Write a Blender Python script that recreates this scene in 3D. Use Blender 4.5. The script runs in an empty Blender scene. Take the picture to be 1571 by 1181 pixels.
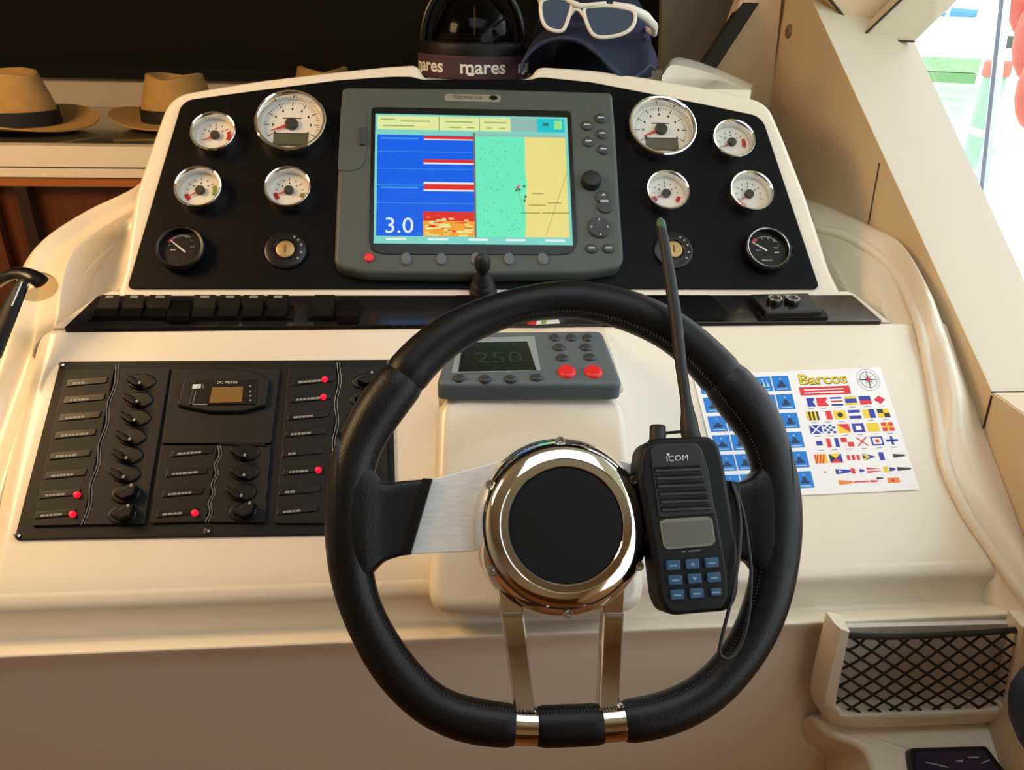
import bpy, bmesh, math, random
from mathutils import Vector, Matrix
random.seed(7)
R_ = math.radians
sc = bpy.context.scene
COL = sc.collection

# ------------------------------------------------------------------ camera, world, light, exposure
F_PX, CX, CY = 1200.0, 785.5, 590.5
CAM = Vector((0, 0, 1.45))
PITCH, YAW, ROLL = R_(26), R_(5.5), R_(1.6)
Fw = Vector((math.sin(YAW) * math.cos(PITCH), math.cos(YAW) * math.cos(PITCH), -math.sin(PITCH)))
R0 = Vector((math.cos(YAW), -math.sin(YAW), 0))
U0 = R0.cross(Fw)
Rt = R0 * math.cos(ROLL) + U0 * math.sin(ROLL)
Up = U0 * math.cos(ROLL) - R0 * math.sin(ROLL)
cd = bpy.data.cameras.new('camera')
cam = bpy.data.objects.new('camera', cd)
COL.objects.link(cam)
cam.matrix_world = Matrix(((Rt.x, Up.x, -Fw.x, CAM.x), (Rt.y, Up.y, -Fw.y, CAM.y), (Rt.z, Up.z, -Fw.z, CAM.z), (0, 0, 0, 1)))
cd.sensor_fit = 'HORIZONTAL'; cd.sensor_width = 36.0
cd.lens = 36.0 * F_PX / 1571.0
cd.clip_start = 0.02; cd.clip_end = 400
sc.camera = cam

w = bpy.data.worlds.new('sky'); sc.world = w; w.use_nodes = True
bg = w.node_tree.nodes['Background']
bg.inputs[0].default_value = (0.86, 0.94, 1.0, 1); bg.inputs[1].default_value = 4.0
sc.view_settings.view_transform = 'Standard'
sc.view_settings.look = 'None'
sc.view_settings.exposure = -0.60
sc.view_settings.gamma = 1.0
sc.view_settings.use_curve_mapping = False
sc.cycles.use_denoising = True
sc.cycles.max_bounces = 10
sc.cycles.sample_clamp_indirect = 6.0

def light(name, kind, loc, target, energy, color, size=0.5, size_y=None):
    ld = bpy.data.lights.new(name, kind); ld.energy = energy; ld.color = color
    if kind == 'AREA':
        ld.shape = 'RECTANGLE'; ld.size = size; ld.size_y = size_y or size
    if kind == 'SUN': ld.angle = R_(0.6)
    o = bpy.data.objects.new(name, ld); COL.objects.link(o)
    o.location = loc
    o.rotation_euler = (Vector(target) - Vector(loc)).to_track_quat('-Z', 'Y').to_euler()
    return o
light('sun', 'SUN', (-4, 9, 8), (0, 0, 0), 2.0, (1.0, 0.95, 0.88))
light('warm_fill', 'AREA', (-1.0, 0.72, 2.03), (-0.6, 0.95, 1.0), 46, (1.0, 0.63, 0.30), 0.5, 0.9)  # warm fill added to tint the left side; no visible source

# ------------------------------------------------------------------ materials
def lin(h):
    h = h.lstrip('#'); out = []
    for i in (0, 2, 4):
        c = int(h[i:i+2], 16) / 255
        out.append(c / 12.92 if c <= .04045 else ((c + .055) / 1.055) ** 2.4)
    return (out[0], out[1], out[2], 1)
MATS = {}
def mat(name, col, rough=.5, metal=0, spec=.5, coat=0, emit=0, bump=None, vary=None, aniso=None, trans=0):
    """col sRGB hex; bump=(kind, scale, strength, dist); vary=(scale, amount); stretch by aniso=(x,y,z)"""
    if name in MATS: return MATS[name]
    m = bpy.data.materials.new(name); m.use_nodes = True
    nt = m.node_tree; b = nt.nodes['Principled BSDF']
    c = lin(col)
    b.inputs['Base Color'].default_value = c
    b.inputs['Roughness'].default_value = rough
    b.inputs['Metallic'].default_value = metal
    b.inputs['Specular IOR Level'].default_value = spec
    b.inputs['Coat Weight'].default_value = coat
    b.inputs['Coat Roughness'].default_value = .08
    b.inputs['Transmission Weight'].default_value = trans
    if emit:
        b.inputs['Emission Color'].default_value = c; b.inputs['Emission Strength'].default_value = emit
    tc = nt.nodes.new('ShaderNodeTexCoord'); mp = nt.nodes.new('ShaderNodeMapping')
    nt.links.new(tc.outputs['Object'], mp.inputs['Vector'])
    if aniso: mp.inputs['Scale'].default_value = aniso
    sc_, am = vary or (9, .03)
    nz = nt.nodes.new('ShaderNodeTexNoise'); nz.inputs['Scale'].default_value = sc_; nz.inputs['Detail'].default_value = 4
    nt.links.new(mp.outputs['Vector'], nz.inputs['Vector'])
    mr = nt.nodes.new('ShaderNodeMapRange')
    mr.inputs['To Min'].default_value = max(0, rough - am * 2); mr.inputs['To Max'].default_value = rough + am * 2
    nt.links.new(nz.outputs['Fac'], mr.inputs['Value']); nt.links.new(mr.outputs['Result'], b.inputs['Roughness'])
    if vary:
        mx = nt.nodes.new('ShaderNodeMix'); mx.data_type = 'RGBA'
        mx.inputs['A'].default_value = [v * (1 - am * 4) for v in c[:3]] + [1]
        mx.inputs['B'].default_value = [min(1, v * (1 + am * 4)) for v in c[:3]] + [1]
        nt.links.new(nz.outputs['Fac'], mx.inputs['Factor']); nt.links.new(mx.outputs['Result'], b.inputs['Base Color'])
    if bump:
        kind, s, st, d = bump
        if kind == 'voronoi':
            t = nt.nodes.new('ShaderNodeTexVoronoi'); o = t.outputs['Distance']
        elif kind == 'wave':
            t = nt.nodes.new('ShaderNodeTexWave'); o = t.outputs['Fac']; t.inputs['Distortion'].default_value = 1.5
        else:
            t = nt.nodes.new('ShaderNodeTexNoise'); o = t.outputs['Fac']; t.inputs['Detail'].default_value = 3
        t.inputs['Scale'].default_value = s
        nt.links.new(mp.outputs['Vector'], t.inputs['Vector'])
        bp = nt.nodes.new('ShaderNodeBump'); bp.inputs['Strength'].default_value = st; bp.inputs['Distance'].default_value = d
        nt.links.new(o, bp.inputs['Height']); nt.links.new(bp.outputs['Normal'], b.inputs['Normal'])
    MATS[name] = m
    return m
def glassy(name, tint, gloss_rough=.03, opacity=.0, ior=1.45):
    m = bpy.data.materials.new(name); m.use_nodes = True; nt = m.node_tree
    for n in list(nt.nodes):
        if n.type != 'OUTPUT_MATERIAL': nt.nodes.remove(n)
    out = [n for n in nt.nodes if n.type == 'OUTPUT_MATERIAL'][0]
    t = nt.nodes.new('ShaderNodeBsdfTransparent'); t.inputs[0].default_value = lin(tint)
    g = nt.nodes.new('ShaderNodeBsdfGlossy'); g.inputs['Roughness'].default_value = gloss_rough
    lw = nt.nodes.new('ShaderNodeLayerWeight'); pw = nt.nodes.new('ShaderNodeMath'); pw.operation = 'POWER'; pw.inputs[1].default_value = 4.0
    f = nt.nodes.new('ShaderNodeMapRange'); f.inputs['To Min'].default_value = ((ior - 1) / (ior + 1)) ** 2; f.inputs['To Max'].default_value = .7
    nt.links.new(lw.outputs['Facing'], pw.inputs[0]); nt.links.new(pw.outputs[0], f.inputs['Value'])
    mx = nt.nodes.new('ShaderNodeMixShader')
    nt.links.new(f.outputs[0], mx.inputs[0]); nt.links.new(t.outputs[0], mx.inputs[1]); nt.links.new(g.outputs[0], mx.inputs[2])
    nt.links.new(mx.outputs[0], out.inputs[0]); MATS[name] = m
    return m

gel = mat('cream_gelcoat', '#e8dfcc', .34, coat=.35, vary=(3, .006))
lining = mat('tan_lining', '#d3bb97', .6, bump=('noise', 300, .08, .001), vary=(4, .01))
lining_pale = mat('pale_lining', '#cbbca3', .5, vary=(4, .01))
seam_dark = mat('seam_dark', '#3a2c20', .8)
blk_panel = mat('brushed_black_panel', '#0b0b0d', .45, spec=.10, aniso=(1, 14, 1), vary=(60, .08))
blk_gloss = mat('gloss_black_plastic', '#0b0b0d', .3, spec=.4)
blk_satin = mat('satin_black_plastic', '#0d0e10', .5, spec=.24)
blk_mat = mat('matte_black', '#0d0e10', .72, spec=.22)
leather = mat('black_leather', '#09090b', .42, spec=.26, bump=('voronoi', 900, .12, .0004))
leather2 = mat('perforated_leather', '#0a0a0c', .40, spec=.3, bump=('voronoi', 700, .2, .0005))
stitch = mat('black_thread', '#222225', .8)
chrome = mat('chrome', '#e6e4e0', .07, metal=1)
chrome_d = mat('chrome_satin', '#c8c6c2', .22, metal=1)
alu = mat('brushed_aluminium', '#e4e6e8', .38, metal=.3, aniso=(1, 22, 1), vary=(90, .06))
grey_case = mat('grey_instrument_case', '#4b524f', .5, spec=.4, bump=('noise', 900, .05, .0004))
grey_case2 = mat('blue_grey_case', '#5c666c', .48, spec=.4)
grey_key = mat('dark_grey_key', '#33383b', .5)
key_mark = mat('key_legend', '#c7ccd0', .6)
dial_w = mat('white_dial', '#f1eee6', .5)
dial_b = mat('black_dial', '#1b1b1b', .5)
ink = mat('black_ink', '#2b2a28', .6)
white_ink = mat('white_ink', '#d9d9d6', .6)
dim_ink = mat('grey_ink', '#8d8f8e', .6)
red_ink = mat('red_ink', '#c3262a', .5)
green_ink = mat('green_ink', '#7f9a4a', .6)
lcd_off = mat('grey_lcd', '#5d5b4c', .35)
lcd_dark = mat('dark_lcd', '#1e211d', .22)
lcd_amber = mat('amber_lcd', '#7d5c26', .35)
lcd_radio = mat('radio_lcd', '#5c5c59', .4)
red_led = mat('red_led', '#ff1230', .4, emit=1.6)
red_btn = mat('red_rubber', '#e0262b', .4)
brass = mat('worn_brass', '#b59a66', .4, metal=.6)
rubber = mat('black_rubber', '#141516', .55)
wood_d = mat('dark_mahogany', '#5a2c14', .4, coat=.3, aniso=(12, 1, 1), vary=(6, .12))
wood_l = mat('red_wood_edge', '#a5602c', .4, coat=.3, vary=(8, .05))
glass_clear = glassy('clear_glass', '#ffffff', .02)
glass_dial = glassy('dial_glass', '#f4f4f2', .02, ior=1.3)
glass_smoke = glassy('smoked_acrylic', '#8f8f8a', .12, ior=1.22)
paper = mat('laminated_paper', '#f4f4f6', .3, coat=.3)
navy = mat('navy_cloth', '#141a38', .85, bump=('noise', 900, .3, .0006))
straw = mat('tan_straw', '#bd9556', .8, bump=('wave', 160, .4, .001), vary=(60, .05))
band_blk = mat('black_ribbon', '#0f0f10', .7)
black_cover = mat('black_screen_cover', '#20211e', .75, spec=.2, vary=(2, .04))
white_frame = mat('white_plastic', '#e9e3d6', .35)
maroon = mat('maroon_neoprene', '#3a1f2b', .7)

# ------------------------------------------------------------------ geometry helpers
def ray(px, py): return (Fw + Rt * ((px - CX) / F_PX) + Up * ((CY - py) / F_PX))
def W(px, py, Z): return CAM + ray(px, py) * Z                       # point at depth Z along the optical axis
def onX(px, py, X): d = ray(px, py); return CAM + d * ((X - CAM.x) / d.x)
def onY(px, py, Y): d = ray(px, py); return CAM + d * ((Y - CAM.y) / d.y)
def onZ(px, py, Zw): d = ray(px, py); return CAM + d * ((Zw - CAM.z) / d.z)

class Fr:
    """a frame standing on a real surface: x along it, y up it, z out of it"""
    def __init__(s, M): s.M = M; s.I = M.inverted()
    @staticmethod
    def lean(origin, alpha, spin=0, yaw=0):
        a = R_(alpha)
        n = Vector((0, -math.cos(a), math.sin(a))); e2 = Vector((0, math.sin(a), math.cos(a))); e1 = Vector((1, 0, 0))
        M = Matrix(((e1.x, e2.x, n.x, 0), (e1.y, e2.y, n.y, 0), (e1.z, e2.z, n.z, 0), (0, 0, 0, 1)))
        return Fr(Matrix.Translation(origin) @ Matrix.Rotation(R_(yaw), 4, 'Z') @ M @ Matrix.Rotation(R_(spin), 4, 'Z'))
    def uv(s, px, py, z=0):
        o = s.I @ CAM; d = s.I.to_3x3() @ ray(px, py); t = (z - o.z) / d.z
        return Vector((o.x + d.x * t, o.y + d.y * t))
    def p3(s, px, py, z=0): v = s.uv(px, py, z); return Vector((v.x, v.y, z))
    def poly(s, pts, z=0): return [s.uv(a, b, z) for a, b in pts]
    def at(s, px, py, z=0, spin=0):
        v = s.uv(px, py, z)
        return Fr(s.M @ Matrix.Translation((v.x, v.y, z)) @ Matrix.Rotation(R_(spin), 4, 'Z'))
    def wp(s, px, py, z=0): return s.M @ s.p3(px, py, z)

def ccw(p):
    a = sum(p[i].x * p[(i+1) % len(p)].y - p[(i+1) % len(p)].x * p[i].y for i in range(len(p)))
    return list(p) if a > 0 else list(reversed(p))
def rounded(p, r, n=4):
    p = ccw([Vector((q[0], q[1])) for q in p]); out = []; N = len(p)
    rr = r if isinstance(r, (list, tuple)) else [r] * N
    for i in range(N):
        a, b, c = p[i-1], p[i], p[(i+1) % N]
        d1 = (a - b); d2 = (c - b); L = min(d1.length, d2.length) * .48
        k = min(rr[i], L)
        if k < 1e-6: out.append(b); continue
        s, e = b + d1.normalized() * k, b + d2.normalized() * k
        for j in range(n + 1):
            t = j / n; out.append(s * (1-t)**2 + b * 2*t*(1-t) + e * t*t)
    return out
def rect(x0, y0, x1, y1): return [Vector((x0, y0)), Vector((x1, y0)), Vector((x1, y1)), Vector((x0, y1))]
def ell(cx, cy, rx, ry, n=20, a0=0): return [Vector((cx + rx * math.cos(a0 + 2*math.pi*i/n), cy + ry * math.sin(a0 + 2*math.pi*i/n))) for i in range(n)]
def inset(p, d):
    N = len(p); out = []
    for i in range(N):
        a, b, c = p[i-1], p[i], p[(i+1) % N]
        e1 = (b - a); e2 = (c - b)
        n1 = Vector((-e1.y, e1.x)); n2 = Vector((-e2.y, e2.x))
        if n1.length < 1e-9: n1 = n2
        if n2.length < 1e-9: n2 = n1
        n1.normalize(); n2.normalize(); m = n1 + n2
        if m.length < 1e-6: out.append(b + n1 * d); continue
        m.normalize(); k = max(.5, m.dot(n1)); out.append(b + m * (d / k))
    for _ in range(6):                                  # close up corners tighter than the inset
        bad = [i for i in range(N) if (out[(i+1) % N] - out[i]).dot(p[(i+1) % N] - p[i]) < -1e-12]
        if not bad: break
        for i in bad:
            m = (out[i] + out[(i+1) % N]) / 2; out[i] = m.copy(); out[(i+1) % N] = m.copy()
    return out
def catmull(P, n, closed=False):
    out = []; N = len(P)
    rng = range(N if closed else N - 1)
    for i in rng:
        p1, p2 = P[i], P[(i+1) % N]
        p0 = P[i-1] if (closed or i > 0) else p1 * 2 - p2
        p3 = P[(i+2) % N] if (closed or i + 2 < N) else p2 * 2 - p1
        for j in range(n):
            t = j / n
            out.append(.5 * ((p1*2) + (p2 - p0)*t + (p0*2 - p1*5 + p2*4 - p3)*t*t + (p1*3 - p0 - p2*3 + p3)*t**3))
    if not closed: out.append(P[-1].copy())
    return out

class G:
    def __init__(s, *mats): s.v = []; s.f = []; s.mi = []; s.mats = list(mats); s.k = 0; s.X = None
    def mat(s, m):
        if m not in s.mats: s.mats.append(m)
        s.k = s.mats.index(m); return s
    def add(s, vs, fs):
        b = len(s.v)
        s.v += [(s.X @ Vector(p) if s.X else Vector(p)) for p in vs]
        for f in fs: s.f.append([b + i for i in f]); s.mi.append(s.k)
        return s
    def prism(s, p, z0, z1, bev=0, n=3, back=True):
        p = ccw([Vector((q[0], q[1])) for q in p]); N = len(p); rings = [[Vector((q.x, q.y, z0)) for q in p]]
        if bev:
            for i in range(n + 1):
                t = i / n * math.pi / 2
                rings.append([Vector((q.x, q.y, z1 - bev + bev * math.sin(t))) for q in (inset(p, bev * (1 - math.cos(t))) if i else p)])
        else: rings.append([Vector((q.x, q.y, z1)) for q in p])
        vs = [q for r in rings for q in r]; fs = []
        for r in range(len(rings) - 1):
            for i in range(N):
                j = (i + 1) % N; fs.append([r*N + i, r*N + j, (r+1)*N + j, (r+1)*N + i])
        fs.append([(len(rings)-1) * N + i for i in range(N)])
        if back: fs.append([i for i in reversed(range(N))])
        s.capn = getattr(s, 'capn', set()) | {len(s.f) + len(fs) - (2 if back else 1)}
        return s.add(vs, fs)
    def flat(s, p, z): 
        p = ccw([Vector((q[0], q[1])) for q in p]); return s.add([Vector((q.x, q.y, z)) for q in p], [list(range(len(p)))])
    def lathe(s, prof, n=32, cx=0, cy=0, sx=1, sy=1):
        vs = []; fs = []
        for r, z in prof:
            for i in range(n):
                a = 2*math.pi*i/n; vs.append(Vector((cx + sx*r*math.cos(a), cy + sy*r*math.sin(a), z)))
        for k in range(len(prof) - 1):
            for i in range(n):
                j = (i+1) % n; fs.append([k*n+i, k*n+j, (k+1)*n+j, (k+1)*n+i])
        if prof[-1][0] > 1e-6: fs.append([(len(prof)-1)*n + i for i in range(n)])
        return s.add(vs, fs)
    def tube(s, pts, rad, n=10, closed=False, flat=1.0):
        pts = [Vector(p) for p in pts]; N = len(pts)
        rr = rad if isinstance(rad, (list, tuple)) else [rad] * N
        vs = []; fs = []; ref = None
        for i in range(N):
            a = pts[i-1] if (closed or i) else pts[i]; b = pts[(i+1) % N] if (closed or i < N-1) else pts[i]
            t = (b - a).normalized()
            if ref is None:
                ref = Vector((0, 0, 1)) if abs(t.z) < .9 else Vector((1, 0, 0))
            u = (ref - t * ref.dot(t)).normalized(); ref = u; v = t.cross(u)
            for k in range(n):
                c = 2*math.pi*k/n; vs.append(pts[i] + (u * math.cos(c) * flat + v * math.sin(c)) * rr[i])
        for i in range(N if closed else N-1):
            for k in range(n):
                l = (k+1) % n; j = (i+1) % N; fs.append([i*n+k, i*n+l, j*n+l, j*n+k])
        if not closed: fs.append([k for k in reversed(range(n))]); fs.append([(N-1)*n+k for k in range(n)])
        return s.add(vs, fs)
    def box(s, a, b):
        x0, y0, z0 = a; x1, y1, z1 = b
        return s.prism(rect(min(x0,x1), min(y0,y1), max(x0,x1), max(y0,y1)), min(z0,z1), max(z0,z1))
    def hexa(s, lo, hi):   # two quads, lower and upper, same order
        return s.add(list(lo) + list(hi), [[3,2,1,0],[4,5,6,7],[0,1,5,4],[1,2,6,5],[2,3,7,6],[3,0,4,7]])
    def ball(s, c, r, n=16, m=10, z0=-1, z1=1):
        c = Vector(c); r = r if isinstance(r, (tuple, list)) else (r, r, r); vs = []; fs = []
        t0, t1 = math.asin(z0), math.asin(z1)
        for j in range(m + 1):
            t = t0 + (t1 - t0) * j / m
            for i in range(n):
                a = 2*math.pi*i/n; vs.append(c + Vector((r[0]*math.cos(t)*math.cos(a), r[1]*math.cos(t)*math.sin(a), r[2]*math.sin(t))))
        for j in range(m):
            for i in range(n):
                k = (i+1) % n; fs.append([j*n+i, j*n+k, (j+1)*n+k, (j+1)*n+i])
        return s.add(vs, fs)
    def grid(s, P):
        m = len(P[0]); vs = [q for r in P for q in r]
        return s.add(vs, [[i*m+j, i*m+j+1, (i+1)*m+j+1, (i+1)*m+j] for i in range(len(P)-1) for j in range(m-1)])
    def loft(s, rows, n=6, th=0, down=Vector((0, .02, -.03))):
        rows = [catmull([Vector(p) for p in r], n) for r in rows]
        cols = [catmull([r[j] for r in rows], n) for j in range(len(rows[0]))]
        P = [[c[i] for c in cols] for i in range(len(cols[0]))]
        s.grid(P)
        if th:
            Q = [[q + down for q in r] for r in P]
            s.grid([list(reversed(r)) for r in Q])
            for A, B in ((P[0], Q[0]), (Q[-1], P[-1]), ([r[0] for r in Q], [r[0] for r in P]), ([r[-1] for r in P], [r[-1] for r in Q])): s.grid([B, A])
        return s
    def mesh(s, name, smooth=38, inv=None):
        me = bpy.data.meshes.new(name)
        me.from_pydata([tuple((inv @ p) if inv else p) for p in s.v], [], s.f)
        for m in s.mats: me.materials.append(m)
        me.polygons.foreach_set('material_index', s.mi)
        cp = getattr(s, 'capn', set())
        me.polygons.foreach_set('use_smooth', [bool(smooth) and i not in cp for i in range(len(s.f))])
        bm = bmesh.new(); bm.from_mesh(me); bmesh.ops.remove_doubles(bm, verts=bm.verts, dist=1e-6)
        bmesh.ops.recalc_face_normals(bm, faces=bm.faces)
        bm.to_mesh(me); bm.free()
        if smooth: me.set_sharp_from_angle(angle=R_(abs(smooth)))
        me.update(); return me

def wn(o):
    if len(o.data.polygons) < 30000:
        m = o.modifiers.new('weighted_normals', 'WEIGHTED_NORMAL'); m.keep_sharp = True; m.weight = 100
def props(o, label=None, cat=None, group=None, kind=None):
    if label: o['label'] = label
    if cat: o['category'] = cat
    if group: o['group'] = group
    if kind: o['kind'] = kind
class Thing:
    def __init__(s, name, label, cat, M=None, group=None, kind=None):
        s.M = M if isinstance(M, Matrix) else (M.M if isinstance(M, Fr) else Matrix.Translation(M or (0, 0, 0)))
        s.I = s.M.inverted(); s.o = bpy.data.objects.new(name, None); COL.objects.link(s.o)
        s.o.empty_display_size = .03; s.o.matrix_world = s.M; props(s.o, label, cat, group, kind)
    def part(s, name, g, parent=None, world=False, label=None, smooth=38, kind=None):
        me = g.mesh(name, smooth, s.I if world else None)
        o = bpy.data.objects.new(name, me); COL.objects.link(o); o.parent = parent or s.o; wn(o)
        props(o, label, kind=kind); return o
def solo(name, label, cat, M, g, world=False, group=None, kind=None, smooth=38):
    M = M if isinstance(M, Matrix) else (M.M if isinstance(M, Fr) else Matrix.Translation(M or (0, 0, 0)))
    o = bpy.data.objects.new(name, g.mesh(name, smooth, M.inverted() if world else None)); COL.objects.link(o); wn(o)
    o.matrix_world = M; props(o, label, cat, group, kind); return o
def struct(name, g, smooth=30, parent=None):
    o = bpy.data.objects.new(name, g.mesh(name, smooth)); COL.objects.link(o)
    if parent: o.parent = parent
    else: o['kind'] = 'structure'
    return o
def text(s, size, align='CENTER', bold=0):
    c = bpy.data.curves.new('txt', 'FONT'); c.body = s; c.size = size; c.align_x = align; c.align_y = 'CENTER'; c.resolution_u = 3; c.offset = bold
    o = bpy.data.objects.new('txt', c); COL.objects.link(o)
    dg = bpy.context.evaluated_depsgraph_get(); me = bpy.data.meshes.new_from_object(o.evaluated_get(dg))
    vs = [v.co.copy() for v in me.vertices]; fs = [list(p.vertices) for p in me.polygons]
    bpy.data.objects.remove(o); bpy.data.curves.remove(c); bpy.data.meshes.remove(me)
    return vs, fs
def put_text(g, s, size, m, x, y, z, spin=0, sx=1, align='CENTER', bold=0):
    vs, fs = text(s, size, align, bold); g.mat(m); c, q = math.cos(R_(spin)), math.sin(R_(spin))
    g.add([Vector((x + sx*v.x*c - v.y*q, y + sx*v.x*q + v.y*c, z)) for v in vs], fs)

# ------------------------------------------------------------------ the real planes of the helm
P1 = Fr.lean(W(735, 275, .98), 43)                 # gauge panel
YB = P1.wp(600, 445)
PL = Fr.lean(W(735, 452, .935), 83)                # switch ledge
_l = PL.wp(735, 500)
P2 = Fr.lean(_l + Vector((0, -.002, -.002)), 51.5)   # lower dash
PT = Fr.lean(W(810, 592, .765), 84)                # pod top, carries the autopilot
PF = Fr.lean(W(810, 602, .757), 46)                # pod front
PW = Fr.lean(W(865, 790, .585), 38)                # steering wheel
X0 = P2.wp(1509, 656).x                            # right-hand wall
H_SHELF = CAM.z - .26

# ------------------------------------------------------------------ room shell
ZC = 2.06
g = G(mat('teak_floor', '#8a5420', .5, aniso=(1, 10, 1), vary=(5, .08))); g.box((-1.7, -1.6, -.05), (X0 + .9, 2.9, 0)); struct('floor', g)
g = G(lining_pale)                                    # unseen roof; its opening is added to let skylight onto the helm
HX0, HX1, HY0, HY1 = -.20, .62, .0, .66
for a, b in (((-1.75, -1.6), (X0 + .45, HY0)), ((-1.75, HY1), (X0 + .45, 2.9)), ((-1.75, HY0), (HX0, HY1)), ((HX1, HY0), (X0 + .45, HY1))): g.box((*a, ZC), (*b, ZC + .05))
struct('ceiling', g)
g = G(lining); g.box((-1.75, -1.65, .9), (X0 + .2, -1.6, ZC)); g.mat(wood_d); g.box((-1.75, -1.65, 0), (X0 + .2, -1.6, .899)); struct('wall_back', g)
g = G(black_cover); g.box((X0, onX(1190, 100, X0).y + .03, 0), (X0 + .03, 2.95, ZC)); struct('trim_9', g)
g = G(lining); g.box((X0 + .004, -1.6, 0), (X0 + .05, -.6, ZC)); g.box((X0 + .004, -.6, 0), (X0 + .03, .55, .98)); struct('wall_aft_right', g)
g = G(lining_pale); g.box((-1.75, -1.6, 0), (-1.7, 2.9, ZC)); struct('wall_left', g)
# front: low cream coaming, black covered windscreen leaning back over it
YF = onZ(150, 163, H_SHELF).y
zt = onY(150, 114, YF).z
g = G(lining_pale); g.box((-1.7, YF, 0), (X0, YF + .05, zt)); struct('wall_front', g)
g = G(black_cover)
a, b = Vector((-1.7, YF - .005, zt)), Vector((X0 + .0, YF - .005, zt))
dz = ZC - zt; back = Vector((0, -dz * .75, dz)); th = Vector((0, .03, .02))
g.hexa([a, b, b + back, a + back], [a + th, b + th, b + back + th, a + back + th])
struct('window_1', g)
g = G(blk_mat); g.box((-1.7, YF - .02, zt - .008), (X0 - .02, YF + .01, zt + .028)); struct('trim_1', g)

# right-hand wall: lining up to the raked pillar, then the window
def slabX(g, px, X, th):
    P = [onX(a, b, X) for a, b in px]; g.hexa(P, [p + Vector((th, 0, 0)) for p in P]) if len(P) == 4 else g.add(P + [p + Vector((th, 0, 0)) for p in P], [list(range(len(P))), [len(P) + i for i in range(len(P))]] + [[i, (i+1) % len(P), len(P) + (i+1) % len(P), len(P) + i] for i in range(len(P))])
g = G(lining); slabX(g, [(1214, -140), (1190, -140), (1170, 330), (1215, 560), (1530, 1300), (1900, 1300), (1900, 870), (1522, 602), (1246, 0), (1190, -140)][1:], X0, .0015)
wall_r = struct('wall_right', g)
Xo = X0 + .17
ft, fb = onX(1246 - 56, -122, X0), onX(1522, 602, X0)
ft = onX(1246, 0, X0) + (onX(1246, 0, X0) - fb) * .3
ot, ob = onX(1402, 64, Xo), onX(1571, 430, Xo)
dv = ob - ot
o_top, o_bot = ot - dv * .55, onX(1650, 600, Xo)
g = G(lining_pale); t_ = Vector((.01, .03, 0))
g.hexa([ft, fb, o_bot, o_top], [ft + t_, fb + t_, o_bot + t_, o_top + t_]); struct('trim_2', g)
# sill under the window
g = G(lining); s0 = fb + Vector((.003, 0, 0)); s1 = onX(1900, 870, X0) + Vector((.003, 0, 0)); s2 = Vector((Xo, s1.y, s1.z + .02)); s3 = o_bot
t_ = Vector((0, 0, -.03)); g.hexa([s0, s1, s2, s3], [s0 + t_, s1 + t_, s2 + t_, s3 + t_]); struct('trim_3', g)
g = G(seam_dark); g.tube([fb, o_bot], .0012, 6); g.tube([fb + Vector((-.001, -.002, -.003)), onX(1510, 656, X0) + Vector((-.001, 0, 0))], .0011, 6); g.tube([onX(1350, 250, X0) + Vector((-.001, 0, 0)), onX(1333, 344, X0) + Vector((-.001, 0, 0))], .0009, 6)
struct('trim_4', g)
# screw cap on the wall
fr = Fr(Matrix.Translation(onX(1211, 48, X0)) @ Matrix.Rotation(R_(-90), 4, 'Y'))
g = G(mat('brown_cap', '#7a664c', .4)); g.lathe([(.011, -.005), (.011, .002), (.009, .004), (.004, .0045), (.003, .002), (.0, .002)], 20)
solo('screw_cap', 'small round brown screw cap on the tan side wall beside the corner', 'cap', fr, g)
# header panels above the window
YH = o_top.y - .02
YH = onX(1402, 64, Xo).y - .03
def slabY(px, Y, th, m, name):
    P = [onY(a, b, Y) for a, b in px]; g = G(m); g.hexa(P, [p + Vector((0, th, 0)) for p in P]); return struct(name, g)
slabY([(1323, 60), (1402, 64), (1500, -30), (1410, -30)], YH, .03, lining_pale, 'trim_5')
slabY([(1318, 55), (1322, 58), (1412, -30), (1244, -30)], YH + .035, .03, lining, 'trim_6')
g = G(seam_dark); y_ = Vector((0, -.002, 0))
g.tube([onY(1270, -5, YH + .033), onY(1318, 55, YH + .033)], .0022, 6); g.tube([onY(1320, 58, YH) + y_, onY(1402, -20, YH) + y_], .0022, 6); g.tube([onY(1322, 60.5, YH) + y_, onY(1402, 64, YH) + y_], .0016, 6)
struct('trim_7', g)
# front right corner panel and black windscreen pillar
YC = onX(1190, 100, X0).y
P = [onY(1085, 160, YC), onY(1240, 160, YC), onY(1240, -150, YC), onY(1085 + 140, -150, YC)]
P = [onY(1075, 165, YC), onY(1182, 165, YC), onY(1214, -150, YC), onY(1190, -150, YC)]
g = G(lining); g.hexa(P, [p + Vector((0, .03, 0)) for p in P]); struct('wall_corner', g)
ys = YC + .14; P = [onY(1012, 150, ys), onY(1180, 150, ys), onY(1260, -150, ys), onY(1020, -150, ys)]
g = G(mat('lit_cover_taupe', '#6e6353', .8, vary=(4, .03))); g.hexa(P, [p + Vector((0, .02, 0)) for p in P]); struct('trim_10', g)  # added panel; lighter taupe paints window light on the black cover
a, b = W(1060, 140, 1.30), W(1178, -40, 1.36)
g = G(blk_gloss); g.tube([a, b], .019, 4, flat=.7); struct('trim_8', g)
# window pane
g = G(glass_clear)
P = [Vector((Xo + .004, q.y, q.z)) for q in (o_top, o_bot)]; P = [P[0], P[1], Vector((Xo + .004, -.6, P[1].z)), Vector((Xo + .004, -.6, P[0].z))]
g.hexa(P, [p + Vector((.005, 0, 0)) for p in P]); struct('window_2', g)

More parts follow.
